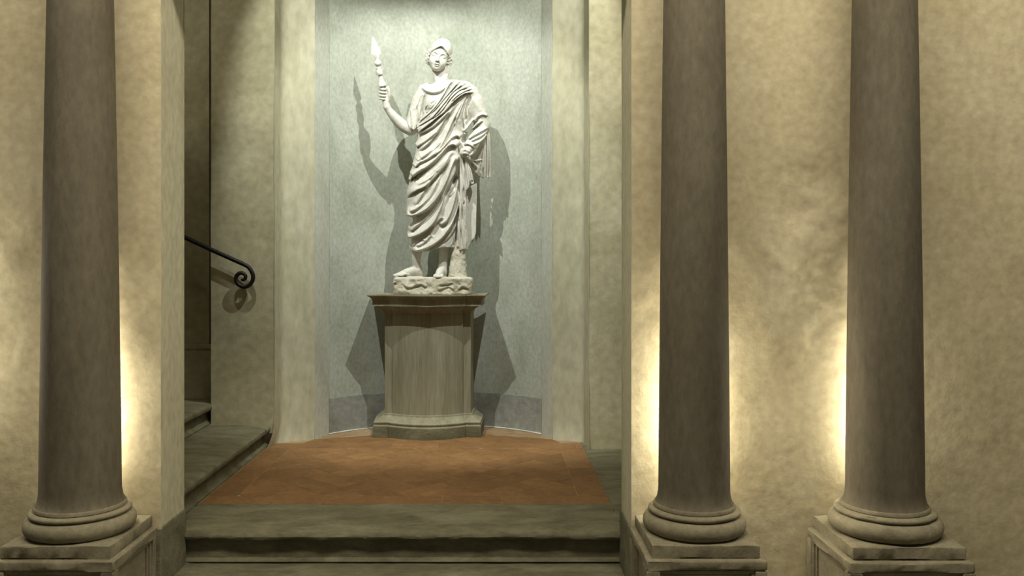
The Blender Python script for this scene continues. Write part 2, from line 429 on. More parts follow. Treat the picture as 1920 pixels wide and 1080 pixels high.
# lower step, only its top shows
st2 = empty('stone_step', (-0.46, 4.3, -0.35))
tag(st2, 'lower grey stone step at the bottom edge, between the two column pedestals', 'step')
prof = [(5.026, -0.34), (5.026, -0.186), (4.57, -0.186), (4.555, -0.178), (4.30, -0.178), (4.20, -0.180), (4.180, -0.19), (4.175, -0.21), (4.19, -0.225), (4.22, -0.228), (4.22, -0.34)]
t_ = MB().loft(step_profile(XL+0.012, XR-0.012, prof[::-1])).build('tread', M['step'], st2)
rough_mesh(t_, 0.002, 8.0, maxlen=0.04)
# stair going up to the left, nosing along y
stair = []
for i, (xn, z) in enumerate(((-1.672, 0.160), (-2.118, 0.322), (-2.56, 0.485))):
    yb = PY+0.02 if i == 0 else 6.87
    s_ = empty('stair_step', (xn-0.2, 5.7, z-0.16))
    tag(s_, ['lowest grey stone stair step beside the terracotta floor, under the iron handrail', 'second grey stone stair step up behind the left jamb', 'third stone stair step mostly hidden behind the left jamb'][i], 'step')
    P_ = [(xn-0.50, z-0.055), (xn-0.50, z), (xn-0.06, z), (xn-0.018, z-0.004), (xn-0.004, z-0.012), (xn, z-0.026), (xn-0.006, z-0.042), (xn-0.026, z-0.050), (xn-0.050, z-0.052)]
    o = MB().loft(step_profile(4.60, yb, P_[::-1], 'y')).build('tread', M['step'], s_)
    rough_mesh(o, 0.0016, 9.0, maxlen=0.035)
    P_ = [(xn-0.30, z-0.1598), (xn-0.30, z-0.045), (xn-0.040, z-0.050), (xn-0.040, z-0.062), (xn-0.052, z-0.075), (xn-0.054, z-0.125), (xn-0.046, z-0.138), (xn-0.030, z-0.146), (xn-0.024, z-0.152), (xn-0.024, z-0.1598)]
    MB().loft(step_profile(4.60, yb, P_[::-1], 'y')).build('riser', M['step'], s_, smooth=True)

# ------------------------------------------------------------------ handrail
hr = empty('handrail', (-2.0, PY, 0.9))
tag(hr, 'black wrought iron handrail ending in a curled scroll on the stair wall', 'handrail')
YR = PY-0.068
def hp(px, py): return ((px-922)*YR/F_PX, YR, EYE+(490-py)*YR/F_PX)
def tube(name, pts, r, mat, parent, n=12, taper=None):
    P = [Vector(p) for p in pts]; rings = []
    up = Vector((0, 1, 0))
    for i, p in enumerate(P):
        t = (P[min(i+1, len(P)-1)]-P[max(i-1, 0)]).normalized()
        a = up.cross(t)
        if a.length < 1e-3: a = Vector((1, 0, 0)).cross(t)
        a.normalize(); b_ = t.cross(a)
        rr = r*(taper(i/(len(P)-1)) if taper else 1)
        rings.append([tuple(p+a*(rr*math.cos(q*2*math.pi/n))+b_*(rr*math.sin(q*2*math.pi/n))) for q in range(n)])
    return MB().loft(rings).build(name, mat, parent, smooth=True, angle=60)
def catmull(P, n=10):
    P = [Vector(p) for p in P]; out = []
    Q = [P[0]*2-P[1]]+P+[P[-1]*2-P[-2]]
    for i in range(1, len(Q)-2):
        for k in range(n):
            t = k/n; a, b_, c, d_ = Q[i-1], Q[i], Q[i+1], Q[i+2]
            out.append(0.5*((2*b_)+(c-a)*t+(2*a-5*b_+4*c-d_)*t*t+(3*b_-a-3*c+d_)*t**3))
    return out+[P[-1]]
rail = [hp(200, 378), hp(346, 445), hp(400, 470), hp(440, 488), hp(456, 495)]
tube('rail', catmull(rail, 6), 0.0165, M['iron'], hr)
scr = [(456, 495), (466, 501), (473, 512), (474.5, 522), (470, 532), (461, 537.5), (451, 536), (444, 529.5), (442.5, 520.5), (447, 513.5), (454.5, 512), (460, 516.5), (460, 522), (456, 524.5), (453, 523)]
tube('scroll', catmull([hp(*p) for p in scr], 6), 0.0155, M['iron'], hr, taper=lambda t: 1.0-0.25*max(0, t-0.6)/0.4)
bx, by, bz = hp(215, 385)
tube('wall_bracket', catmull([(bx, by, bz), (bx, by+0.02, bz-0.05), (bx, by+0.12, bz-0.07), (bx, 6.88, bz-0.07)], 6), 0.009, M['iron'], hr)

# ------------------------------------------------------------------ columns
def column(x, rb, rt, rtor, pw, chip, label):
    yc = 4.235-pw/2
    root = empty('stone_column', (x, yc, ZF))
    tag(root, label, 'column', 'sandstone columns before the plaster wall')
    zp = 0.170
    def lathe(name, prof, n=72, mat=M['column'], rough=0):
        rings = [[(x+r*math.cos(q*2*math.pi/n), yc+r*math.sin(q*2*math.pi/n), z) for q in range(n)] for r, z in prof]
        o = MB().loft(rings).build(name, mat, root, smooth=True, angle=40)
        return o
    f = rtor
    rf = rb+0.018
    # shaft with slight swelling and a flared foot
    prof = [(rf-0.001, 0.297), (rf-0.006, 0.304), (rb+0.006, 0.318), (rb+0.001, 0.345), (rb, 0.37)]
    for i in range(1, 29):
        t = i/28; z = 0.37+t*(3.45-0.37)
        tt = (z-0.37)/(2.6-0.37)
        prof.append((rb+(rt-rb)*(0.75*tt+0.25*tt*tt), z))
    lathe('shaft', prof)
    r_ring = rf+(f-rf)*0.55
    base = [(rf-0.03, 0.168)]
    for i in range(11):
        a = -math.pi/2+math.pi*i/10; base.append((f-0.040+0.040*math.cos(a), 0.211+0.041*math.sin(a)))
    base.append((r_ring-0.016, 0.2525))
    for i in range(9):
        a = -math.pi/2+math.pi*i/8; base.append((r_ring-0.018+0.018*math.cos(a), 0.2655+0.0125*math.sin(a)))
    base += [(rf+0.001, 0.2785), (rf+0.004, 0.282), (rf+0.004, 0.293), (rf, 0.2985), (rf-0.05, 0.2985)]
    o = lathe('base_moulding', base, 96, M['colbase'])
    me = o.data
    for v in me.vertices:
        p = Vector((v.co.x-x, v.co.y-yc, v.co.z)); n = noise.fractal(p*6+Vector((x, 0, 0)), 0.9, 2, 4)
        if p.z > 0.277: continue
        fr = max(0, -math.sin(math.atan2(p.y, p.x)))  # wear where feet and hands reach
        v.co += Vector((p.x, p.y, 0)).normalized()*(0.0012*n - chip*fr*max(0, noise.noise(p*11+Vector((3, x, 1)))+0.05))
    h = pw/2
    pl = MB().box(x-h, x+h, yc-h, yc+h, 0.116, zp).build('plinth', M['colbase'], root, bevel=0.005)
    rough_mesh(pl, 0.0022+chip*0.12, 6.0, maxlen=0.03)
    # pedestal: raised frame round a sunk panel on front and sides
    g = h+0.026; z1 = 0.114; z0 = ZF
    pd = MB().box(x-g+0.030, x+g-0.030, yc-g+0.030, yc+h, z0, z1-0.02).build('pedestal', M['colbase'], root)
    fw = 0.055
    fr = MB()
    fr.box(x-g, x+g, yc-g, yc+h, z1-0.045, z1)                    # top rail
    fr.box(x-g, x+g, yc-g, yc+h, z0, z0+0.06)                     # bottom rail
    for sx in (-1, 1):
        xa, xb = sorted((x+sx*g, x+sx*(g-fw))); fr.box(xa, xb, yc-g, yc-g+fw, z0+0.06, z1-0.045)
        xa, xb = sorted((x+sx*g, x+sx*(g-0.035))); fr.box(xa, xb, yc+h-fw, yc+h, z0+0.06, z1-0.045)
    o = fr.build('frame', M['colbase'], pd, bevel=0.010, seg=3)
    rough_mesh(o, 0.002+chip*0.08, 6.0, maxlen=0.03)
    mo = MB()                                                     # inner moulding steps
    for k_, dd in enumerate((0.010, 0.020)):
        e_ = fw+0.014*(k_)
        mo.box(x-g+e_, x+g-e_, yc-g+dd, yc-g+0.032, z1-0.045-0.014*(k_+1), z1-0.045-0.014*k_)
        for sx in (-1, 1):
            xa, xb = sorted((x+sx*(g-e_), x+sx*(g-e_-0.014))); mo.box(xa, xb, yc-g+dd, yc-g+0.032, z0+0.06, z1-0.045-0.014*(k_+1))
            xa, xb = sorted((x+sx*(g-dd), x+sx*(g-0.032)))
            mo.box(xa, xb, yc-g+e_, yc+h-e_, z1-0.045-0.014*(k_+1), z1-0.045-0.014*k_)
            mo.box(xa, xb, yc-g+e_, yc-g+e_+0.014, z0+0.06, z1-0.045-0.014*(k_+1))
            mo.box(xa, xb, yc+h-e_-0.014, yc+h-e_, z0+0.06, z1-0.045-0.014*(k_+1))
    mo.build('moulding', M['colbase'], pd, bevel=0.003)
    return root
column(-1.884, 0.1745, 0.1405, 0.240, 0.475, 0.006, 'leftmost grey brown sandstone column with smooth base, left of the opening')
column(0.928, 0.1610, 0.1380, 0.232, 0.466, 0.008, 'middle grey brown sandstone column just right of the opening')
column(1.797, 0.1680, 0.1380, 0.244, 0.489, 0.016, 'rightmost sandstone column with chipped worn base against bare wall')

# ------------------------------------------------------------------ statue pedestal
PCX = -0.515
def plan(o, z):
    hw = 0.345+o; yf = 7.02-o; bh = 0.282+o*0.25; bo = 0.115
    pts = [(-hw-0.02, 7.30), (-hw, yf)]
    for i in range(25):
        t = -1+2*i/24; pts.append((bh*t, yf-0.012-(bo-0.012)*(1-t*t)))
    pts.insert(2, (-bh-0.001, yf)); pts.append((bh+0.001, yf))
    pts += [(hw, yf), (hw+0.02, 7.30)]
    return [(PCX+x_, y_, z) for x_, y_ in pts]
sp = empty('statue_pedestal', (PCX, 7.1, 0.0))
tag(sp, 'bow fronted grey stone pedestal with moulded cap standing in the niche under the statue', 'pedestal')
def ploft(name, lv): return MB().loft([plan(o, z) for z, o in lv]).build(name, M['pedestal'], sp, smooth=True, angle=28)
MB().loft([plan(o, q) for q, o in ((0.001, .086), (0.086, .086), (0.090, .083))]).build('plinth', M['step'], sp, smooth=True, angle=28)
ploft('base_moulding', [(0.090, .083), (0.096, .080), (0.098, .074), (0.104, .074), (0.110, .080), (0.118, .081), (0.124, .074), (0.126, .066), (0.131, .060), (0.145, .044), (0.158, .022), (0.165, .016), (0.176, .014), (0.178, .004)])
ploft('shaft', [(0.170, 0), (0.30, 0), (0.6, 0), (0.985, 0), (0.988, 0.006), (1.0, 0.010), (1.012, 0.020), (1.026, 0.042), (1.036, 0.060), (1.046, 0.066)])
ploft('cap', [(1.044, .060), (1.044, .088), (1.088, .088), (1.091, .092), (1.100, .094), (1.110, .102), (1.119, .114), (1.124, .124), (1.127, .126), (1.137, .126)])

# ------------------------------------------------------------------ the statue, carved as distance fields
# Working units: 1 unit = 4.312 mm.  x to the right, y down, z towards the front of the niche; the
# carved surface is then set up at the statue's own distance (SD) in the niche, at its real size.
SD = 7.055; U = SD/F_PX
def to_world(P):
    d = SD-P[:, 2]*U
    return np.stack([(P[:, 0]-922)*d/F_PX, d, EYE+(490-P[:, 1])*d/F_PX], 1)
def smin(a, b, k):
    h = np.clip(0.5+0.5*(b-a)/k, 0, 1); return b+(a-b)*h-k*h*(1-h)
class Vol:
    def __init__(s, lo, hi, h):
        s.lo = np.array(lo, float); s.h = h
        s.n = (np.ceil((np.array(hi)-s.lo)/h)+1).astype(int)
        s.F = np.full(s.n, 50.0, np.float32)
        s.ax = [(s.lo[i]+h*np.arange(s.n[i])).astype(np.float32) for i in range(3)]
    def reg(s, lo, hi):
        sl = []
        for i in range(3):
            a = int(max(0, math.floor((lo[i]-s.lo[i])/s.h))); b = int(min(s.n[i], math.ceil((hi[i]-s.lo[i])/s.h)+1))
            if b <= a: return None
            sl.append(slice(a, b))
        return tuple(sl), s.ax[0][sl[0]][:, None, None], s.ax[1][sl[1]][None, :, None], s.ax[2][sl[2]][None, None, :]
    def add(s, f, lo, hi, k=2.0, mode='u'):
        p = k+3
        r = s.reg([v-p for v in lo], [v+p for v in hi])
        if r is None: return s
        sl, x, y, z = r; d = f(x, y, z)
        A = s.F[sl]
        if mode == 'u': s.F[sl] = smin(A, d, k)
        elif mode == 's': s.F[sl] = -smin(-A, d, k)      # carve away
        return s
    # primitives
    def ell(s, c, r, k=2.0, mode='u', rot=None):
        R = max(r)
        def f(x, y, z):
            X, Y, Z = x-c[0], y-c[1], z-c[2]
            if rot is not None:
                m = rot; X, Y, Z = m[0][0]*X+m[0][1]*Y+m[0][2]*Z, m[1][0]*X+m[1][1]*Y+m[1][2]*Z, m[2][0]*X+m[2][1]*Y+m[2][2]*Z
            q = np.sqrt((X/r[0])**2+(Y/r[1])**2+(Z/r[2])**2)
            g = np.sqrt((X/r[0]**2)**2+(Y/r[1]**2)**2+(Z/r[2]**2)**2)+1e-6
            return q*(q-1)/g
        return s.add(f, [v-R for v in c], [v+R for v in c], k, mode)
    def cap(s, a, b, ra, rb, k=2.0, mode='u', flat=1.0):
        a = np.array(a, float); b = np.array(b, float); R = max(ra, rb); ba = b-a; L2 = float(ba@ba)+1e-9
        def f(x, y, z):
            t = np.clip(((x-a[0])*ba[0]+(y-a[1])*ba[1]+(z-a[2])*ba[2])/L2, 0, 1)
            return np.sqrt((x-a[0]-t*ba[0])**2+(y-a[1]-t*ba[1])**2+((z-a[2]-t*ba[2])/flat)**2)-(ra+(rb-ra)*t)
        return s.add(f, np.minimum(a, b)-R, np.maximum(a, b)+R, k, mode)
    def chain(s, pts, k=1.5, mode='u', flat=1.0):
        """a limb or a roll of cloth: tapering segments joined first, then blended into the field once"""
        T = np.array(pts, float); R = T[:, 3].max()
        lo, hi = T[:, :3].min(0)-R, T[:, :3].max(0)+R
        r_ = s.reg(lo-k-3, hi+k+3)
        if r_ is None: return s
        sl, x, y, z = r_; D = np.full(s.F[sl].shape, 40.0, np.float32)
        for p, q in zip(T[:-1], T[1:]):
            m = max(p[3], q[3])+k+3
            r2 = s.reg(np.minimum(p, q)[:3]-m, np.maximum(p, q)[:3]+m)
            if r2 is None: continue
            s2, x2, y2, z2 = r2; ba = q[:3]-p[:3]; l2 = float(ba@ba)+1e-9
            t = np.clip(((x2-p[0])*ba[0]+(y2-p[1])*ba[1]+(z2-p[2])*ba[2])/l2, 0, 1)
            d = np.sqrt((x2-p[0]-t*ba[0])**2+(y2-p[1]-t*ba[1])**2+((z2-p[2]-t*ba[2])/flat)**2)-(p[3]+(q[3]-p[3])*t)
            v = tuple(slice(s2[i].start-sl[i].start, s2[i].stop-sl[i].start) for i in range(3))
            D[v] = np.minimum(D[v], d)
        A = s.F[sl]
        s.F[sl] = smin(A, D, k) if mode == 'u' else -smin(-A, D, k)
        return s
    def limb(s, pts, k=3.0, n=6, mode='u'):
        """chain through a smooth curve"""
        return s.chain(spline(pts, n), k, mode)
    def loft(s, rows, k=3.0, mode='u', p=2.2):
        """rows: y, centre x, half width, centre z, half depth front, half depth back"""
        T = np.array(rows, float)
        lo = (T[:, 1]-T[:, 2]).min(), T[0, 0], (T[:, 3]-T[:, 5]).min(); hi = (T[:, 1]+T[:, 2]).max(), T[-1, 0], (T[:, 3]+T[:, 4]).max()
        def f(x, y, z):
            yy = y.ravel(); c = [np.interp(yy, T[:, 0], T[:, i]).astype(np.float32)[None, :, None] for i in range(1, 6)]
            b = np.where(z > c[2], c[3], c[4])
            q = (np.abs((x-c[0])/c[1])**p+np.abs((z-c[2])/b)**p)**(1/p)
            d = (q-1)*np.minimum(c[1], b)
            return np.maximum(d, np.maximum(T[0, 0]-y, y-T[-1, 0]))
        return s.add(f, lo, hi, k, mode)
    def mesh(s, trim=True):
        F = s.F; n = F.shape
        S = F < 0
        c = np.zeros([m-1 for m in n], np.uint8)
        for dx in (0, 1):
            for dy in (0, 1):
                for dz in (0, 1):
                    c += S[dx:n[0]-1+dx, dy:n[1]-1+dy, dz:n[2]-1+dz]
        I = np.argwhere((c > 0) & (c < 8)); idx = np.full(c.shape, -1, np.int32); idx[I[:, 0], I[:, 1], I[:, 2]] = np.arange(len(I))
        cor = {(dx, dy, dz): F[I[:, 0]+dx, I[:, 1]+dy, I[:, 2]+dz] for dx in (0, 1) for dy in (0, 1) for dz in (0, 1)}
        acc = np.zeros((len(I), 3)); cnt = np.zeros(len(I))
        for a in cor:
            for ax in range(3):
                if a[ax]: continue
                b = list(a); b[ax] = 1; b = tuple(b)
                va, vb = cor[a], cor[b]; m = (va < 0) != (vb < 0)
                t = np.where(m, va/(va-vb+1e-12), 0)
                for q in range(3): acc[:, q] += np.where(m, (t if q == ax else a[q]), 0)
                cnt += m
        P = (acc/cnt[:, None]+I)*s.h+s.lo
        Q = []
        for ax in range(3):
            A = [slice(None)]*3; B = [slice(None)]*3; A[ax] = slice(0, -1); B[ax] = slice(1, None)
            s0, s1 = S[tuple(A)], S[tuple(B)]
            E = np.argwhere(s0 != s1); o1, o2 = [(1, 2), (2, 0), (0, 1)][ax]
            ok = (E[:, o1] > 0) & (E[:, o2] > 0) & (E[:, o1] < n[o1]-1) & (E[:, o2] < n[o2]-1); E = E[ok]
            q = []
            for d1, d2 in ((1, 1), (0, 1), (0, 0), (1, 0)):
                G = E.copy(); G[:, o1] -= d1; G[:, o2] -= d2; q.append(idx[G[:, 0], G[:, 1], G[:, 2]])
            q = np.stack(q, 1); fl = s0[E[:, 0], E[:, 1], E[:, 2]]
            q[~fl] = q[~fl][:, ::-1]; Q.append(q)
        Q = np.concatenate(Q)
        return P, Q[:, ::-1]           # reversed: y runs down
def build(name, parts, mat, parent, world=True, after=None):
    Vs, Qs, n = [], [], 0
    for P, Q in parts: Vs.append(P); Qs.append(Q+n); n += len(P)
    P = np.concatenate(Vs); Q = np.concatenate(Qs)
    Wd = to_world(P)
    if after is not None: Wd = after(Wd)
    me = bpy.data.meshes.new(name)
    me.vertices.add(len(Wd)); me.vertices.foreach_set('co', Wd.astype(np.float32).ravel())
    me.loops.add(Q.size); me.loops.foreach_set('vertex_index', Q.astype(np.int32).ravel())
    me.polygons.add(len(Q)); me.polygons.foreach_set('loop_start', np.arange(0, Q.size, 4, dtype=np.int32)); me.polygons.foreach_set('loop_total', np.full(len(Q), 4, np.int32))
    me.update(calc_edges=True); me.validate()
    return link(name, me, mat, parent, smooth=True)

# ---- curves on the front: signed distance maps used for folds
def spline(pts, n=8):
    P = np.array(pts, float); Q = np.vstack([2*P[0]-P[1], P, 2*P[-1]-P[-2]]); out = []
    for i in range(1, len(Q)-2):
        a, b, c, d = Q[i-1], Q[i], Q[i+1], Q[i+2]
        for k in range(n):
            t = k/n; out.append(0.5*(2*b+(c-a)*t+(2*a-5*b+4*c-d)*t*t+(3*b-a-3*c+d)*t**3))
    out.append(P[-1]); return np.array(out)
def polydist(pts, X, Y):
    """signed distance to a polyline (positive below / to the right of one drawn downwards left) and position along it"""
    L = np.r_[0, np.cumsum(np.hypot(*np.diff(pts, axis=0).T))]
    best = np.full(np.broadcast(X, Y).shape, 1e9, np.float32); sg = np.zeros_like(best); al = np.zeros_like(best)
    for i in range(len(pts)-1):
        a, d = pts[i], pts[i+1]-pts[i]; l2 = d@d+1e-9
        t = ((X-a[0])*d[0]+(Y-a[1])*d[1])/l2; tc = np.clip(t, 0, 1)
        q = (X-a[0]-tc*d[0])**2+(Y-a[1]-tc*d[1])**2; m = q < best
        cr = d[0]*(Y-a[1])-d[1]*(X-a[0])
        best = np.where(m, q, best); sg = np.where(m, -np.sign(cr), sg); al = np.where(m, (L[i]+tc*math.sqrt(l2))/L[-1], al)
    return np.sqrt(best)*sg, al
_lat = np.random.RandomState(11).uniform(-1, 1, (24, 24, 24)).astype(np.float32)
def vnoise(x, y, z, sc, seed=0):
    """smooth value noise on the open grid axes x, y, z"""
    def ax(v, o):
        v = v.ravel()*sc+o+seed*7.3+200; i = np.floor(v).astype(int); f = (v-i).astype(np.float32); f = f*f*(3-2*f); return i % 24, (i+1) % 24, f
    (i0, i1, fx), (j0, j1, fy), (k0, k1, fz) = ax(x, 0), ax(y, 3.1), ax(z, 5.7)
    fx = fx[:, None, None]; fy = fy[None, :, None]; fz = fz[None, None, :]
    g = lambda i, j, k: _lat[np.ix_(i, j, k)]
    a = g(i0, j0, k0)*(1-fx)+g(i1, j0, k0)*fx; b = g(i0, j1, k0)*(1-fx)+g(i1, j1, k0)*fx
    c = g(i0, j0, k1)*(1-fx)+g(i1, j0, k1)*fx; d = g(i0, j1, k1)*(1-fx)+g(i1, j1, k1)*fx
    return (a*(1-fy)+b*fy)*(1-fz)+(c*(1-fy)+d*fy)*fz
class Folds:
    def __init__(s, vol): s.X = vol.ax[0][:, None]; s.Y = vol.ax[1][None, :]; s.D = np.zeros((vol.n[0], vol.n[1]), np.float32); s.v = vol
    def fold(s, pts, h, wu, wd, g=0.0, wg=None, e0=0.15, e1=0.15, e=1.0):
        """a ridge of height h, long slope wu on its upper side, short drop wd on the lower, then a valley g deep"""
        pts = spline(pts); wg = wg or 2.0*wd; pad = max(3*wu, 3*wd+3*wg)
        lo, hi = pts.min(0)-pad, pts.max(0)+pad; v = s.v
        i0, i1 = [int(np.clip((q-v.lo[0])/v.h, 0, v.n[0])) for q in (lo[0], hi[0])]; j0, j1 = [int(np.clip((q-v.lo[1])/v.h, 0, v.n[1])) for q in (lo[1], hi[1])]
        if i1 <= i0 or j1 <= j0: return s
        sd, t = polydist(pts, s.X[i0:i1], s.Y[:, j0:j1])
        win = np.clip(t/max(e0, 1e-3), 0, 1)*np.clip((1-t)/max(e1, 1e-3), 0, 1) if e else 1.0
        win = win*win*(3-2*win)
        up = np.where(sd < 0, np.exp(-(sd/wu)**2), np.exp(-(sd/wd)**2))
        val = np.where(sd > 0, np.exp(-((sd-wd-0.6*wg)/wg)**2), 0)
        # past the ends the fold dies out with distance
        s.D[i0:i1, j0:j1] += (win*(h*up-g*val)).astype(np.float32)
        return s

statue = empty('marble_statue', (-0.46, SD, 1.137))
tag(statue, 'white marble statue of a draped woman in a helmet raising a short spear', 'statue')

# ================= robe (himation) =================
R = Vol((755, 138, -44), (926, 478, 52), 0.8)
BODY = [(150, 834, 22, -2, 16, 16), (156, 836, 38, -1, 21, 20), (164, 838, 47, 0, 25, 23), (174, 839, 51, 0, 28, 25), (190, 838, 51, 0, 30, 26), (210, 836, 49, 1, 30, 26), (230, 832, 47, 1, 28, 26), (250, 829, 45, 1, 26, 26),
        (270, 826, 44, 2, 26, 27), (290, 825, 44, 3, 27, 28), (306, 822, 45, 3, 28, 29), (320, 819, 46, 3, 29, 29), (345, 816, 48, 3, 30, 29), (375, 813, 49, 4, 30, 28), (400, 811, 48, 4, 28, 27), (430, 811, 45, 3, 26, 25), (455, 811, 43, 2, 24, 23), (476, 811, 41, 1, 23, 22)]
R.loft(BODY)
# thigh and knee of the relaxed leg push the cloth forward on the left, the standing leg on the right
R.chain([(806, 300, 8, 24), (797, 350, 14, 23), (791, 385, 15, 20), (790, 430, 8, 15), (790, 470, 4, 12)], 10)
R.chain([(838, 300, 4, 22), (840, 360, 6, 19), (838, 400, 6, 17), (836, 465, 2, 13)], 10)
fo = Folds(R); fd = fo.fold
# folds fanning from the shoulder and the hand on the hip down to the left
fd([(869, 184), (864, 197), (855, 215), (845, 236), (835, 258), (822, 284)], 3.6, 7, 1.4, 2.2, 3)
fd([(853, 196), (846, 208), (837, 219), (822, 244), (807, 264), (794, 276), (783, 284)], 5.0, 8, 1.5, 3.2, 3.6)
fd([(842, 207), (829, 222), (812, 237), (800, 244), (785, 252)], 3.6, 5, 1.4, 3, 3)
fd([(820, 246), (808, 256), (795, 266), (781, 275)], 3.0, 6, 1.5, 2.2, 3, e1=0.02)
fd([(846, 236), (838, 254), (829, 270), (816, 286), (800, 298)], 2.4, 6, 1.5, 1.6, 3)
fd([(830, 262), (818, 276), (803, 288), (788, 297)], 2.4, 6, 1.6, 1.8, 3, e1=.05)
fd([(863, 259), (857, 254), (848, 258), (840, 266), (831, 276), (822, 285), (808, 293)], 4.2, 6, 1.4, 2.4, 3, e0=.05)
fd([(858, 277), (853, 272), (846, 271), (838, 276), (826, 289), (812, 303), (798, 314), (782, 326), (774, 333)], 7.0, 9, 1.6, 5.5, 5.0, e0=.06, e1=.03)
fd([(818, 286), (806, 295), (795, 301), (786, 305), (778, 313)], 5.0, 6, 1.6, 3.6, 3.4, e1=.02)
fd([(812, 279), (800, 288), (790, 296), (782, 302)], 2.5, 5, 1.6, 1.6, 3, e1=.05)
fd([(796, 314), (786, 320), (775, 328), (769, 338)], 4.0, 5, 1.4, 3.0, 3.0, e1=.02)
# over the thigh
fd([(846, 294), (836, 308), (827, 318), (817, 330), (808, 339), (795, 350), (780, 357), (768, 365), (762, 374)], 6.2, 9, 1.5, 5.0, 3.6, e1=.22)
fd([(836, 300), (822, 318), (808, 332), (794, 341), (778, 348)], 2.6, 6, 2.2, 1.6, 3.5)
fd([(809, 338), (803, 348), (796, 358), (786, 373), (777, 387)], 3.4, 6, 1.5, 3.0, 3.0)
fd([(838, 306), (828, 322), (820, 342), (812, 357), (804, 370), (792, 383), (777, 393), (766, 397)], 3.6, 5, 2.6, 3.0, 4.0, e1=.05)
fd([(856, 292), (849, 308), (844, 322), (838, 338), (831, 352), (824, 364), (812, 380), (800, 391), (786, 400), (772, 404), (761, 404)], 7.5, 11, 2.0, 9.0, 9.0, e1=.02)
fd([(860, 306), (852, 326), (842, 344), (834, 362), (829, 382), (822, 400), (814, 416), (803, 428), (790, 437), (776, 443), (763, 446)], 6.5, 7, 1.8, 6.0, 6.5, e1=.02)
fd([(826, 366), (818, 384), (808, 398), (795, 412), (780, 424), (768, 434)], 3.0, 5, 2.0, 3.0, 3.5, e1=.05)
fd([(862, 322), (859, 340), (856, 360), (851, 382), (845, 400), (838, 413), (830, 419), (822, 422)], 4.4, 5, 1.6, 4.0, 5.0, e1=.05)
fd([(852, 348), (850, 358), (845, 366), (840, 369)], 1.8, 3, 1.6, 1.2, 2.5)
fd([(833, 408), (826, 410), (820, 416), (812, 430), (806, 442)], 3.0, 4, 1.8, 3.0, 4.0)
fd([(865, 348), (862, 372), (858, 392), (852, 410), (845, 424), (834, 440), (822, 452), (806, 462), (790, 468), (772, 472)], 6.0, 7, 1.5, 5.0, 4.5, e1=.05)
fd([(856, 420), (848, 436), (838, 448), (826, 457)], 2.6, 4, 1.4, 2.5, 3)
fd([(808, 440), (800, 450), (790, 458), (778, 462)], 2.8, 5, 1.8, 2.0, 3.5)
fd([(798, 453), (790, 447), (784, 450), (778, 457), (772, 463)], 1.8, 3, 1.5, 1.4, 2.5)
# upright pleats at the right edge
for px_, a_, b_, h_ in ((859, 330, 462, 3.0), (854, 396, 463, 3.0), (863, 300, 460, 2.6), (850, 425, 463, 2.0)):
    fd([(px_+2.5, a_), (px_, (a_+b_)/2), (px_-3.5, b_)], h_, 1.8, 1.2, 2.2, 1.8)
fd([(862, 290), (855, 310), (848, 335), (843, 358)], 3.0, 6, 3.5, 1.5, 5)
fd([(848, 284), (838, 300), (828, 314), (816, 326)], 3.0, 6, 2.0, 2.4, 4)
wz = np.clip((R.ax[2]+18)/22, 0, 1).astype(np.float32); wz = wz*wz*(3-2*wz)
R.F -= fo.D[:, :, None]*wz[None, None, :]*1.1
# the cloth only starts below the rolled upper edge across the breast
top = spline([(848, 140), (842, 152), (829, 180), (815, 199), (799, 216), (782, 230), (770, 236)])
sd, _ = polydist(top, R.ax[0][:, None], R.ax[1][None, :])
R.F = np.maximum(R.F-0.8, np.where(R.ax[1][None, :] < 250, -sd, -50)[:, :, None].astype(np.float32))
# hem
hx = np.interp(R.ax[0], [760, 769, 778, 790, 802, 815, 832, 850, 870], [462, 467, 471.5, 472.5, 471, 467, 463.5, 464, 464])
R.F = np.maximum(R.F, (R.ax[1][None, :]-hx[:, None])[:, :, None].astype(np.float32))
R.cap((795, 486, 2), (848, 482, 0), 12, 10, 1.0, 's')
# rolled edge: five strands of cloth from the left shoulder across the breast
def strand(pts, r, z, k=1.0, n=5):
    P = spline(pts, n); Z = np.interp(np.linspace(0, 1, len(P)), np.linspace(0, 1, len(z)), z)
    rr = np.interp(np.linspace(0, 1, len(P)), [0, .12, .5, .9, 1], [r*0.8, r, r, r*0.85, r*0.6])
    R.chain([(p[0], p[1], q, t) for p, q, t in zip(P, Z, rr)], k)
zz = (12, 27, 33, 34, 31, 22)
strand([(852, 152), (843, 156), (829, 181), (814, 202), (800, 216), (783, 231)], 2.3, zz)
strand([(862, 153), (852, 160), (838, 180), (822, 200), (806, 216), (783, 234.5)], 3.0, (12, 29, 36, 37, 33, 22))
strand([(872, 156), (859, 164), (843, 184), (827, 203), (809, 219), (783, 238)], 2.8, (12, 30, 37, 38, 33, 22))
strand([(880, 160), (866, 167), (850, 184), (833, 203), (814, 220), (784, 242)], 3.2, (12, 30, 37, 38, 33, 22))
strand([(888, 166), (875, 170), (860, 178), (846, 191), (830, 210), (806, 229), (785, 246)], 2.9, (10, 28, 36, 38, 37, 33, 22))
strand([(893, 173), (880, 173.5), (866, 177), (853, 186), (840, 200), (826, 215)], 2.2, (8, 26, 35, 38, 37, 33))
fs = Folds(R)
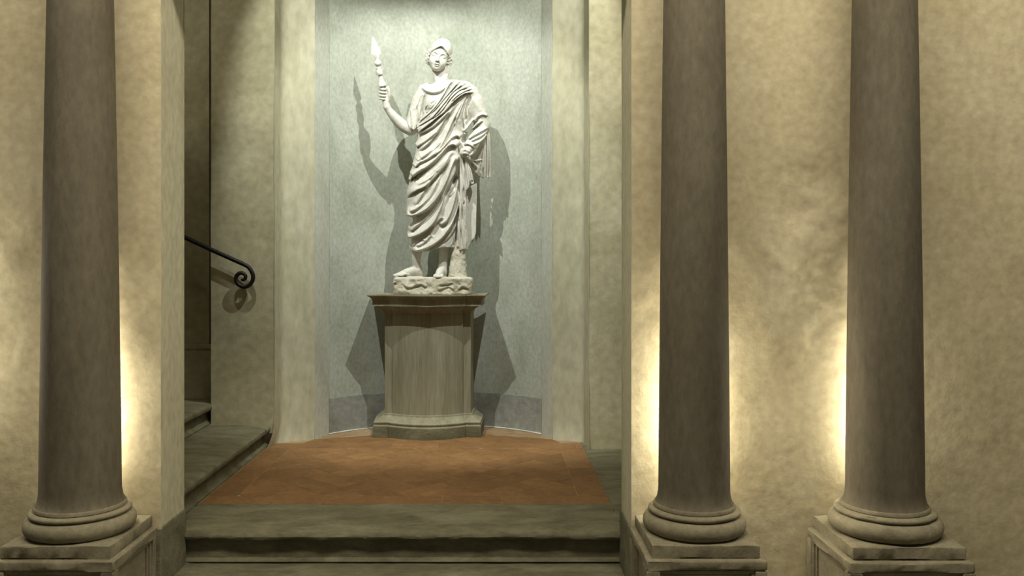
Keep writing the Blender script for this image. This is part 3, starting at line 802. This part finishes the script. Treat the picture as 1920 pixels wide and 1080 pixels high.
for q, g, wg in (([(846, 152), (833, 175), (819, 197), (803, 214), (786, 228)], 1.8, .9), ([(857, 157), (844, 172), (831, 187.5), (815, 206), (802, 216), (784, 232)], 3.2, 1.0), ([(867, 158), (857, 166), (847, 175), (836, 190), (827, 201), (812, 219), (800, 227.5), (784, 237)], 3.6, 1.0),
        ([(876, 163), (859, 171), (844, 186), (834, 200), (822, 214), (808, 224)], 3.4, 1.0), ([(886, 166), (872, 171), (857, 180), (846, 191)], 3.2, 1.0), ([(851, 154), (838, 170), (826, 188)], 1.6, .8),
        ([(890, 173), (871, 175.5), (853, 188), (840, 203), (831, 212), (821, 219), (806, 232), (787, 246)], 5.0, 1.6)):
    fs.fold(q, 0.7, 2.2, .4, g, wg, e0=.08, e1=.06)
wz3 = np.clip((R.ax[2]-4)/10, 0, 1).astype(np.float32)
sash_D = fs.D[:, :, None]*wz3[None, None, :]
R.F -= sash_D
R.limb([(842, 157, 2, 6), (856, 159.5, 1, 8), (872, 162, 0, 10), (887, 172, -1, 10)], 4)
# the left arm wrapped in cloth, elbow out, hand on the hip
A_ = 'u'
R.chain([(880, 176, 4, 15), (889, 190, 4, 17), (897, 212, 2, 17), (903, 232, 0, 15.5)], 6)
R.chain([(904, 234, 0, 15), (898, 252, 8, 15), (886, 268, 20, 12.5), (874, 281, 30, 9), (868, 287, 33, 7)], 4)
# arm folds
def ridge(pts, r, k=1.5): R.chain([(p[0], p[1], p[2], r*f) for p, f in zip(pts, [0.6]+[1]*(len(pts)-2)+[0.5])], k)
ridge([(893, 228, 14), (901, 218, 17), (909, 215, 11), (914, 219, 4)], 2.4)
ridge([(888, 240, 19), (896, 231, 19), (906, 226, 12), (915, 229, 3)], 2.2)
ridge([(880, 256, 24), (890, 246, 23), (904, 239, 15), (917, 235, 1)], 2.6)
ridge([(880, 264, 29), (892, 256, 25), (905, 248, 16), (917, 240, 1)], 2.4)
ridge([(881, 270, 32), (893, 263, 26), (905, 254, 15), (915, 246, 1)], 2.4)
ridge([(872, 272, 34), (884, 274, 30), (898, 266, 17), (909, 256, 4)], 2.6)
ridge([(866, 268, 33), (874, 272, 37), (882, 277, 33), (892, 279, 22)], 2.4)
ridge([(862, 263, 30), (868, 272, 35), (873, 282, 38), (872, 292, 35)], 2.2)
ridge([(872, 196, 22), (870, 212, 24), (871, 230, 24), (874, 246, 24)], 2.0)
ridge([(878, 200, 20), (875, 216, 23), (874, 228, 24)], 1.8)
ridge([(884, 226, 18), (877, 238, 22), (870, 250, 27)], 2.2)
ridge([(875, 176, 19), (868, 192, 26), (860, 212, 29), (853, 232, 29)], 2.2)
ridge([(879, 177, 17), (873, 190, 24)], 2.0)
fa = Folds(R)
for q, h, wu, wd, g, wg in (([(915, 219), (911, 216.5), (905, 215), (899, 217), (893, 222), (888, 230)], 3.2, 3.5, 1.1, 2.4, 2.0),
        ([(906, 226), (897, 231), (888, 239), (879, 250), (872, 258)], 2.8, 3.5, 1.1, 2.4, 2.0), ([(896, 223), (887, 232), (879, 243), (871, 254)], 2.4, 3, 1.1, 2.4, 2.0),
        ([(889, 223), (882, 232), (875, 241), (868, 248)], 2.8, 3.5, 1.2, 4.5, 2.6), ([(916, 239), (905, 245), (894, 251), (885, 256), (877, 262)], 3.4, 3.5, 1.3, 3.6, 2.6),
        ([(916, 243), (909, 250), (901, 256), (891, 261), (882, 265)], 2.8, 3, 1.2, 2.8, 2.2), ([(914, 250), (908, 259), (902, 265), (895, 269), (886, 272)], 3.4, 4, 1.4, 4.0, 3.0),
        ([(884, 180), (890, 190), (896, 200), (903, 210)], 1.2, 4, 3, 1.0, 3), ([(892, 280), (887, 275), (880, 271), (870, 269)], 2.0, 3, 1.2, 2.0, 2),
        ([(876, 178), (870, 190), (863, 208), (856, 226)], 2.6, 4, 1.4, 2.4, 3), ([(881, 178), (878, 186), (874, 196), (871, 210), (871, 226)], 2.0, 3, 1.2, 2.6, 2)):
    fa.fold(q, h, wu, wd, g, wg, e0=.12, e1=.12)
wz2 = np.clip((R.ax[2]+12)/14, 0, 1).astype(np.float32)
R.F -= fa.D[:, :, None]*wz2[None, None, :]
# hollow between arm and body
R.cap((873, 200, 34), (877, 226, 32), 1.6, 3.2, 2, 's')
R.cap((872, 238, 34), (880, 228, 32), 2.0, 1.2, 1.5, 's')
# the covered hand, knuckles towards the front
R.ell((873, 284, 33), (9, 8, 8), 3)
ridge([(864, 283, 36), (872, 281, 41), (880, 284, 38)], 2.2)
ridge([(864, 288, 35), (872, 287, 41), (879, 290, 37)], 2.0)
ridge([(868, 294, 32), (876, 294, 36), (884, 289, 31), (888, 281, 26)], 2.0)
R.cap((860, 284, 40), (869, 297, 40), 1.2, 2.2, 1, 's')
# cloth hanging from the forearm: a pleated fall ending in a straight ragged hem
def sheet(poly, z0, z1, th, pleat=0, amp=0.0, vol=None, slope=0.0, k=1.0, ax='x'):
    vol = vol or R
    P = np.array(poly, float); lo = P.min(0); hi = P.max(0)
    def f(x, y, z):
        n = len(P); d = None; X = x[:, :, 0]; Y = y[:, :, 0]
        sdm, _ = polydist(np.vstack([P, P[:1]]), X, Y)
        ins = np.zeros(np.broadcast(X, Y).shape, bool)
        for i in range(n):
            a, b = P[i], P[(i+1) % n]
            c = ((a[1] > Y) != (b[1] > Y)) & (X < (b[0]-a[0])*(Y-a[1])/(b[1]-a[1]+1e-9)+a[0]); ins ^= c
        sdm = np.where(ins, -np.abs(sdm), np.abs(sdm))
        t = (y-lo[1])/(hi[1]-lo[1])
        zc = z0+(z1-z0)*t+amp*np.sin((x+slope*(y-lo[1]))*2*np.pi/pleat) if pleat else z0+(z1-z0)*t+0*x
        g = (np.abs(z-zc)-th)*(0.75 if pleat else 1)
        return np.maximum(g, sdm[:, :, None])
    return vol.add(f, (lo[0], lo[1], min(z0, z1)-th-abs(amp)), (hi[0], hi[1], max(z0, z1)+th+abs(amp)), k)
sheet([(912, 240), (917, 238), (919, 262), (920, 300), (919.5, 333), (914, 334.5), (911, 331), (906, 335), (903, 332), (899, 333), (898, 322), (901, 300), (905, 270)], -4, -8, 2.4, 6.0, 2.6)
ridge([(914, 240, -1), (917, 262, -3), (918, 300, -5), (918, 332, -6)], 2.0)
ridge([(909, 252, 2), (908, 280, -1), (904, 312, -3), (902, 331, -5)], 2.0)
# triangular fold under the forearm
sheet([(878, 296), (890, 286), (904, 262), (909, 258), (904, 290), (900, 312), (899, 331), (890, 322), (882, 308)], 4, -4, 2.2, 11, 1.6, slope=.5)
ridge([(876, 297, 20), (886, 304, 8), (894, 313, 0), (900, 325, -4)], 2.2)
ridge([(878, 299, 18), (892, 301, 6), (903, 300, 0)], 1.6)
# zig-zag edge falling from the hand
fall = [(862, 288), (872, 298), (878, 306), (884, 320), (889, 344), (884, 346), (881, 338), (879, 352), (874, 357), (872, 372), (868, 382), (872, 388), (870, 404), (874, 412), (873, 430), (877, 448), (874, 466), (862, 470), (856, 462), (858, 420), (861, 380), (862, 330)]
sheet(fall, 24, 16, 4.5, 7.5, 2.6, slope=-.12)
for pts, r in (([(866, 296, 29), (869, 320, 28), (868, 346, 26), (864, 370, 24)], 2.6), ([(872, 302, 27), (877, 326, 25), (878, 344, 23)], 2.4), ([(876, 308, 24), (884, 328, 20), (887, 342, 18)], 2.2),
               ([(864, 330, 27), (864, 380, 25), (862, 420, 23), (860, 462, 20)], 2.4), ([(869, 386, 24), (870, 420, 22), (868, 466, 19)], 2.4), ([(873, 360, 22), (872, 400, 22), (874, 440, 20), (872, 468, 18)], 2.0)):
    ridge(pts, r)
for a, b, ra, rb in (((877, 346, 28), (874, 374, 28), 1.6, 2.6), ((885, 340, 26), (882, 348, 26), 2.6, 1.5), ((866, 390, 30), (865, 404, 30), 2.0, 1.6), ((877, 372, 26), (874, 420, 26), 1.5, 1.8), ((865, 445, 28), (866, 452, 28), 1.8, 1.2), ((875, 420, 26), (876, 460, 24), 1.4, 1.2)):
    R.cap(a, b, ra, rb, 0.8, 's')
build('robe', [R.mesh()], M['marble'], statue)

# ================= tunic (breast, collar, right sleeve) =================
T = Vol((752, 148, -34), (872, 262, 44), 0.8)
T.loft([r for r in BODY if r[0] <= 270][:8])
T.chain([(796, 172, 0, 14), (786, 190, 2, 14), (778, 215, 6, 13), (772, 238, 10, 12)], 5)
T.ell((816, 196, 22), (16, 13, 11), 7)                       # breast
tf = Folds(T); td = tf.fold
td([(792, 163), (797, 169), (806, 172.5), (816, 173), (827, 170), (836, 163), (842, 156)][::-1], 3.6, 4.5, 2.0, 2.0, 3.0, e0=.05, e1=.08)  # cowl neck
td([(797, 172), (793, 184), (790, 198), (787, 214), (786, 230)], 2.4, 3.5, 1.3, 2.2, 2.5)
td([(790, 176), (785, 190), (781, 202)], 1.6, 3, 1.4, 1.4, 2.5)
for q in ([(812, 180), (807, 186), (803, 192)], [(818, 186), (812, 190), (806, 194)], [(823, 190), (816, 193), (810, 199)], [(820, 196), (812, 199), (805, 205)], [(814, 203), (806, 208), (798, 212)], [(800, 196), (797, 204), (795, 214)]):
    td(q, 0.9, 2.0, 1.0, 1.0, 1.5)
for i in range(7):                                            # pleats of the sleeve run down to the elbow
    a = i/6
    td([(781-10*a, 196+8*a), (781-9*a, 216+6*a), (783-13*a+2, 250-9*a)], 2.2, 1.7, 0.8, 2.6, 1.3, e1=.02)
wz = np.clip((T.ax[2]+14)/16, 0, 1).astype(np.float32)
T.F -= tf.D[:, :, None]*wz[None, None, :]
sd, _ = polydist(top, T.ax[0][:, None], T.ax[1][None, :])
T.F = np.maximum(T.F, (sd-9)[:, :, None].astype(np.float32)*0.9)
# neck opening
T.ell((820, 150, 6), (19, 17, 20), 3, 's')
# lower edge of the sleeve, cut on the slant
ex = (T.ax[1][None, :]-np.interp(T.ax[0], [752, 762, 770, 776, 783, 786], [210, 224, 245, 250, 250, 252])[:, None])
ex = np.where(T.ax[0][:, None] < 786, ex, -50)
T.F = np.maximum(T.F, ex[:, :, None].astype(np.float32))
build('tunic', [T.mesh()], M['marble'], statue)

# ================= figure: head and neck, arm and hand, legs and feet =================
HC = np.array((823.5, 106.0, 4.0))
def rot(roll, yaw, pitch):
    r, y, p = map(math.radians, (roll, yaw, pitch))
    Rz = np.array([[math.cos(r), -math.sin(r), 0], [math.sin(r), math.cos(r), 0], [0, 0, 1]])
    Ry = np.array([[math.cos(y), 0, math.sin(y)], [0, 1, 0], [-math.sin(y), 0, math.cos(y)]])
    Rx = np.array([[1, 0, 0], [0, math.cos(p), -math.sin(p)], [0, math.sin(p), math.cos(p)]])
    return Rz @ Ry @ Rx
HR = rot(13, -3, 10)
class HVol(Vol):        # a field carved in the head's own axes, turned into place afterwards
    def mesh(s):
        P, Q = Vol.mesh(s); return P @ HR.T+HC, Q
H = HVol((-26, -36, -34), (26, 50, 32), 0.4)
H.ell((0, -8, -5), (18.5, 20, 22), 2)
H.ell((0, 4, 1), (16.8, 23, 17), 5)
H.ell((0, 15, 4.5), (13.0, 14, 13), 5)
H.ell((0, 24.5, 11.5), (5.4, 4.4, 5.0), 5)                    # chin
for s in (-1, 1):
    H.ell((s*9.8, 11.0, 9.5), (6.0, 7.5, 6.5), 5)             # cheek
    H.limb([(s*2.6, 0.6, 18.0, 1.5), (s*4.4, -2.4, 18.0, 1.6), (s*8.5, -3.8, 16.4, 1.6), (s*13.4, -0.6, 12.0, 1.2)], 2.2)   # brow
    H.ell((s*8.3, 1.4, 19.3), (5.7, 3.5, 3.9), 1.2, 's')      # socket
    H.ell((s*8.3, 2.3, 13.2), (4.9, 3.3, 4.2), 0.4)           # eyeball
    H.limb([(s*3.4, 3.2, 15.6, .3), (s*5.6, 0.2, 16.4, .45), (s*8.6, -0.8, 16.1, .5), (s*13.0, 2.6, 12.8, .35)], 0.4)     # upper lid
    H.limb([(s*3.8, 3.8, 15.4, .25), (s*7.6, 5.5, 16.0, .35), (s*12.4, 3.4, 12.9, .25)], 0.5)    # lower lid
    H.ell((s*2.6, 12.2, 19.2), (1.7, 1.7, 2.2), 0.9)          # wing of the nose
    H.limb([(0, 18.0, 19.6, 1.2), (s*2.6, 17.7, 18.9, 1.2), (s*4.0, 18.6, 17.2, .7), (s*4.9, 19.2, 15.8, .35)], 0.7)     # upper lip
    H.limb([(0, 21.4, 18.5, 1.25), (s*2.4, 21.2, 17.7, 1.05), (s*4.4, 20.2, 15.8, .4)], 0.7)      # lower lip
    H.ell((s*17.6, 5, -4), (2.2, 5.5, 3.6), 1.0)              # ear
H.limb([(0, -3.0, 17.0, 1.9), (0, 4, 19.2, 2.0), (0, 10, 22.4, 2.1), (0, 11.8, 22.4, 2.0)], 1.2)    # nose
for s in (-1, 1): H.ell((s*1.9, 14.0, 20.9), (1.4, 1.2, 1.8), 0.4, 's')
H.limb([(-5.0, 19.8, 17.6, .35), (-2.2, 19.4, 19.4, .5), (0, 19.7, 20.2, .6), (2.2, 19.4, 19.4, .5), (5.0, 19.8, 17.6, .35)], 0.3, mode='s')     # parting of the lips
H.ell((0, 15.8, 20.9), (.9, 1.3, 1.0), 0.8, 's')
H.ell((0, 23.9, 19.6), (3.8, 1.0, 2.0), 1.5, 's')
N_ = Vol((786, 112, -26), (864, 186, 34), 0.8)
N_.chain([(825, 124, -4, 14.5), (826, 140, -3, 14.2), (828, 154, -2, 15), (828, 166, -1, 19)], 4)
N_.loft([(158, 826, 26, -1, 17, 15), (166, 828, 36, 0, 21, 18), (178, 830, 40, 0, 24, 20), (184, 830, 38, 0, 24, 20)], 6)
N_.cap((812, 128, 4), (823, 165, 15), 3.0, 3.5, 5); N_.cap((841, 126, 0), (829, 165, 15), 3.0, 3.5, 5)
# forearm, wrist and the fist closed on the spear
A = Vol((704, 154, -18), (824, 262, 34), 0.55)
W_ = (724, 199, 33)
A.limb([(812, 196, 0, 9), (783, 222, 4, 11), (773, 242, 6, 10.8), (765, 241.5, 7, 10.6), (756, 236, 8.5, 10.8), (748, 229, 10, 10.2), (738, 218, 13, 8.6), (730, 208, 15, 7.0), (725, 200, 16.5, 6.2)], 4)
A.limb([(725, 200, 16.5, 6.2), (723.5, 190, 16.5, 6.8), (724.5, 181, 14.5, 7.6), (725, 172, 14.5, 7.2), (725, 166, 14.5, 5.5)], 3)      # back of the hand
# four fingers curl round the shaft from behind, tips to the front
for i, (yy, L_, r) in enumerate(((166.0, 1.0, 2.75), (172.0, 1.08, 2.9), (178.2, 1.03, 2.8), (184.0, 0.86, 2.45))):
    A.chain([(727, yy-0.5, 11.5, r+.4), (720.5, yy-0.6, 7, r+.2), (713.8, yy, 10.5, r), (712.8, yy+0.8, 17, r), (717.0, yy+1.6, 22.1, r*.95), (717.0+4.6*L_, yy+2.0, 23, r*.82)], 0.7)
# thumb: from the side of the palm up along the shaft and over it
A.chain([(727.5, 188, 17.5, 4.2), (729.5, 179, 20, 3.6), (729.0, 171.5, 21.5, 3.0), (726.4, 165.5, 22.5, 2.5)], 1.0)
# legs and feet
Lg = Vol((730, 150, -30), (862, 524, 56), 0.75)
Lg.chain([(828, 156, -1, 10), (830, 200, 0, 16), (826, 262, 1, 16), (815, 320, 2, 14), (798, 380, 2, 11), (783, 452, 2, 11.2)], 3)
Lg.chain([(826, 300, 0, 14), (832, 380, 0, 12), (836, 448, -2, 11.3)], 3)   # trunk and thighs under the cloth
Lg.limb([(783, 452, 2, 11.5), (781.5, 474, 2, 9.6), (780.5, 490, 2, 8.0), (782, 500, 1, 8.2), (784, 509, 0, 8.5)], 3)
Lg.chain([(785.5, 512.5, -1, 8.0), (774, 508.5, 8, 9.0), (762, 511.5, 14, 7.6), (751, 515, 19, 5.6)], 4)
for i, (dx, dz, r) in enumerate(((0, 0, 2.7), (3.2, 4.2, 2.3), (6.2, 7.4, 2.1), (9.2, 10, 1.9), (12.4, 12, 1.8))):
    Lg.chain([(754+dx, 514.5, 17+dz*.8, r+.5), (746+dx, 514.2, 20+dz, r+.2), (739.5+dx*1.2, 516.6, 21.5+dz, r)], 1.0)
Lg.ell((784, 506, 8), (4, 3.6, 3), 2)
Lg.limb([(836, 448, -2, 11.5), (834, 466, -2, 10.4), (831.5, 488, -2, 8.4), (830, 500, -1, 8.6), (829, 510, 0, 9.2)], 3)
Lg.chain([(829, 512, -2, 8.2), (826, 509, 12, 8.0), (823.5, 513.0, 22, 7.4), (822, 516, 28, 6.0)], 4)
for i in range(5):
    Lg.chain([(816.2+i*3.4, 515.5, 27+min(i, 2)*.8, 2.2), (814.6+i*3.5, 516.3, 33-abs(i-1)*1.0, 2.1), (813.8+i*3.6, 517.8, 36-abs(i-1)*1.4, 1.8)], .8)
for q in (((785, 518.5, 0), (746, 519.5, 22), 8, 6.5), ((829, 518.5, 0), (822, 519.5, 32), 9, 9)):   # soles
    a, b, ra, rb = q
    def f(x, y, z, a=np.array(a), b=np.array(b), ra=ra, rb=rb):
        ba = (b-a)[[0, 2]]; t = np.clip(((x-a[0])*ba[0]+(z-a[2])*ba[1])/(ba@ba), 0, 1)
        return np.maximum(np.sqrt((x-a[0]-t*ba[0])**2+(z-a[2]-t*ba[1])**2)-(ra+(rb-ra)*t), np.abs(y-519.2)-1.6)
    Lg.add(f, (min(a[0], b[0])-10, 517, -12), (max(a[0], b[0])+10, 521.5, 46), .6)
build('figure', [H.mesh(), N_.mesh(), A.mesh(), Lg.mesh()], M['marble'], statue)

# ================= hair =================
K = HVol((-32, -34, -34), (32, 52, 30), 0.45)
rng = np.random.RandomState(3)
def curl(c, r):
    """a snail curl: a roll of hair wound about a drilled hollow"""
    K.ell((c[0], c[1], c[2]-.8), (r*.9, r*.9, r), 0.5)
    ph = rng.uniform(0, 6.28); d = rng.choice((-1, 1)); pts = []
    for i in range(14):
        a = ph+d*i*0.7; q = r*(0.95-i*0.055)
        pts.append((c[0]+q*math.cos(a), c[1]+q*math.sin(a), c[2]+r*0.35+i*0.10, r*.24))
    K.chain(pts, 0.25)
    K.ell((c[0], c[1], c[2]+r*.95), (r*.28, r*.28, r*.5), 0.3, 's')
for s in (-1, 1):
    for c, r in (((17.2, -8.5, 5), 2.6), ((18.6, -3.5, 3.4), 3.0), ((21.0, -7, -1), 3.0), ((22.6, -1.5, -2), 3.3), ((19.2, 2.2, 1.5), 3.0), ((23.4, 4.5, -5), 3.2), ((19.8, 7.6, -1), 3.0), ((22.6, 10, -6), 3.2), ((18.8, 12.6, -4), 2.7), ((20.6, 15.6, -8), 2.8), ((24.6, 1.5, -9), 3.2), ((23.5, 7.5, -11), 3.4), ((18.2, 17, -9), 2.4)):
        curl((s*c[0]*.97, c[1]+rng.uniform(-.6, .6)+(0 if s > 0 else -1), c[2]), r)
    K.ell((s*19, 2, -8), (4.5, 13, 8), 2)
    # waves swept back from the parting under the rim of the helmet
    for i in range(4):
        o = i*1.6
        K.limb([(s*0.8, -17.2-o*.4, 17.2-o*.5, 1.0), (s*6, -14.4-o*.6, 16.6-o*.4, 1.5), (s*11, -9.8-o*.8, 14.0-o*.3, 1.7), (s*15.2, -4.2-o*.9, 9.2, 1.6), (s*18.2, 1-o, 3.5, 1.2)], 0.3)
for dx, dz, r in ((0, 0, 2.6), (2.6, -1.5, 2.0), (-2.2, -2.0, 2.0)):                                  # tress down the neck
    K.limb([(20+dx, 14, -5+dz, r), (20.4+dx*1.2, 22, -4+dz, r), (19.4+dx, 30, -3+dz, r), (21+dx*.6, 38, -2+dz, r*.9), (23.5+dx*.3, 44, -1+dz, r*.5)], .5)
K.ell((0, 8, -14), (18, 18, 14), 2)
kx, ky, kz = K.ax[0][:, None, None], K.ax[1][None, :, None], K.ax[2][None, None, :]
K.F += 0.35*vnoise(kx, ky, kz, .55)
build('hair', [K.mesh()], M['marble'], statue)

# ================= helmet =================
E = HVol((-30, -46, -38), (30, 20, 32), 0.5)
E.ell((1.0, -12.5, -4), (21.0, 19.5, 26), 2)
E.ell((2.6, -20.5, -4), (15.0, 15.8, 19), 6)
ex = np.abs(E.ax[0][:, None]-1.0); ey = E.ax[1][None, :]
rim = -17.2+np.interp(ex, [0, 3, 8, 14, 20, 24], [0, 1.6, 5.0, 10.0, 15.0, 17])
rimf = (ey-rim)[:, :, None]*0.8                                   # peaked brow edge on the front
back = (ey-4.0+0*ex)[:, :, None]
wf = np.clip((E.ax[2]+6)/6, 0, 1)[None, None, :]
E.F = np.maximum(E.F, (rimf*wf+back*(1-wf)).astype(np.float32))
E.ell((0.5, -9, -5), (19.2, 20.5, 21.0), 0.8, 's')
# raised rim along the edge and the blind eye-slots of the pushed-back visor
for s in (-1, 1):
    E.limb([(1+s*0.2, -17.8, 20.0, 1.1), (1+s*4, -16.2, 19.6, 1.1), (1+s*9, -12.4, 17.8, 1.1), (1+s*14, -7.8, 14.2, 1.0), (1+s*18.5, -3.8, 8.5, .9)], .7)
    E.limb([(1+s*4.5, -24.0, 20.2, .6+.15*s), (1+s*7.5, -25.6, 18.8, .7+.2*s), (1+s*10.5, -24.2, 17.4, .5+.15*s)], .6, mode='s')
E.limb([(1, -17, 21.6, 1.0), (1.4, -22, 21.0, .8), (2, -27, 17.5, .3)], 1.6)
build('helmet', [E.mesh()], M['marble'], statue)

# ================= spear =================
sp_a = np.array((722.3, 190.0, 16.0)); sp_b = np.array((698.8, 67.5, 18.6)); ax_ = (sp_b-sp_a)/np.linalg.norm(sp_b-sp_a)
e1 = np.cross(ax_, (0, 0, 1)); e1 /= np.linalg.norm(e1); e2 = np.cross(ax_, e1)
def lathe_on_axis(prof, n=28, sq=None):
    rings = []
    for t, r in prof:
        c = sp_a+ax_*t
        rings.append([c+e1*(r*math.cos(q*2*math.pi/n))+e2*(r*math.sin(q*2*math.pi/n)) for q in range(n)])
    return rings
L_ = np.linalg.norm(sp_b-sp_a)
def yt(y): return (190-y)/(190-67.5)*L_
prof = [(yt(188), 3.2), (yt(162), 4.2), (yt(161.5), 8.3), (yt(159.5), 8.6), (yt(156.5), 7.0), (yt(151), 5.2), (yt(146), 4.1), (yt(140.5), 3.7), (yt(140), 6.3), (yt(138.8), 6.8), (yt(131), 6.6), (yt(130), 5.6), (yt(128.8), 5.4), (yt(128.4), 6.0), (yt(126.6), 5.8), (yt(126), 4.2), (yt(125), 3.8)]
for i in range(11):
    a = -math.pi/2+math.pi*i/10; prof.append((yt(118.5)+6.4*math.sin(a), max(3.0, 7.0*math.cos(a))))
prof.append((yt(110), 2.4))
def rings_world(r): return [[tuple(v) for v in to_world(np.array(q))] for q in r]
spear = MB().loft(rings_world(lathe_on_axis(prof))).build('spear', M['marble'], statue, smooth=True, angle=40)
bl = []
for t, wd_, th_ in ((yt(112), 1.8, 1.6), (yt(109), 3.6, 1.9), (yt(104), 7.2, 2.4), (yt(101), 9.0, 2.6), (yt(98), 9.2, 2.6), (yt(92), 7.9, 2.4), (yt(84), 5.6, 2.0), (yt(76), 3.0, 1.4), (yt(70), 1.1, .7), (yt(67.5), .2, .2)):
    c = sp_a+ax_*t
    bl.append([c+e1*wd_, c+e2*th_, c-e1*wd_, c-e2*th_])
MB().loft(rings_world(bl)).build('spearhead', M['marble'], spear, smooth=False)

# ================= support: plain slab and tree stump =================
P_ = Vol((832, 330, -36), (902, 530, 34), 0.9)
def slab(x, y, z):
    xr = np.interp(y.ravel(), [340, 347, 436, 446, 452, 464], [893, 894.5, 892.5, 890, 884, 878])[None, :, None]
    d = np.maximum(np.maximum(866-x, x-xr), np.abs(z+6)-12)
    return np.maximum(d, np.maximum(348-0.5*(x-884)-y, y-468))
P_.add(slab, (866, 340, -18), (896, 468, 6), .8)
build('support_slab', [P_.mesh()], M['marble'], statue)
P_ = Vol((832, 436, -20), (886, 530, 36), 0.8)
P_.limb([(863, 448, 4, 11), (861, 470, 6, 12.5), (859, 490, 7, 14.5), (858, 508, 8, 16.5), (858, 522, 8, 18)], 3)
px_, py_, pz_ = P_.ax[0][:, None, None], P_.ax[1][None, :, None], P_.ax[2][None, None, :]
P_.F += np.clip((py_-466)/8, 0, 1)*(1.5*vnoise(px_, py_, pz_, .09)+0.7*vnoise(px_, py_, pz_, .22, 1)+(0.25+0.5*np.clip((py_-503)/5, 0, 1))*vnoise(px_, py_, pz_, .55, 2))
build('tree_stump', [P_.mesh()], M['rawmarble'], statue)

# ================= rough base block =================
G = Vol((730, 512, -48), (896, 560, 50), 0.9)
def blk(x, y, z):
    fx = 0.5*(np.abs(x-812)-75+np.abs(np.abs(x-812)-75))
    d = np.sqrt(np.maximum(np.abs(x-812)-68, 0)**2+np.maximum(np.abs(z-2)-32, 0)**2+np.maximum(np.abs(y-537)-12, 0)**2)-5.0
    n = 2.8*vnoise(x, y, z, .05)+1.3*vnoise(x, y, z, .12, 1)+0.5*vnoise(x, y, z, .30, 2)+0.3*vnoise(x, y, z, .8, 3)+2.0*np.clip((y-530)/10, 0, 1)*np.clip((x-810)/40, 0, 1)*(0.5+vnoise(x, y, z, .11, 4))
    return d+n*np.clip((y-519)/5, 0, 1)-0.8
G.add(blk, (734, 518, -40), (890, 556, 46), .5)
GF = Folds(G); 
for q, hh in (([(802, 533), (798, 537), (790, 533), (780, 535), (768, 539), (760, 536), (757, 530)], 2.4), ([(852, 545), (842, 538), (830, 541), (820, 545)], 2.2), ([(880, 543), (868, 537), (858, 544)], 2.0), ([(742, 529), (736, 533)], 2.0), ([(850, 530), (838, 533), (822, 534)], 1.2)):
    GF.fold(q, hh, 4, 1.0, 1.8, 2.4)
G.F -= GF.D[:, :, None]*np.clip((G.ax[2]-10)/15, 0, 1).astype(np.float32)[None, None, :]
def seat(Wd):
    Wd[:, 2] = np.maximum(Wd[:, 2], 1.1375); return Wd
build('base', [G.mesh()], M['rawmarble'], statue, after=seat)
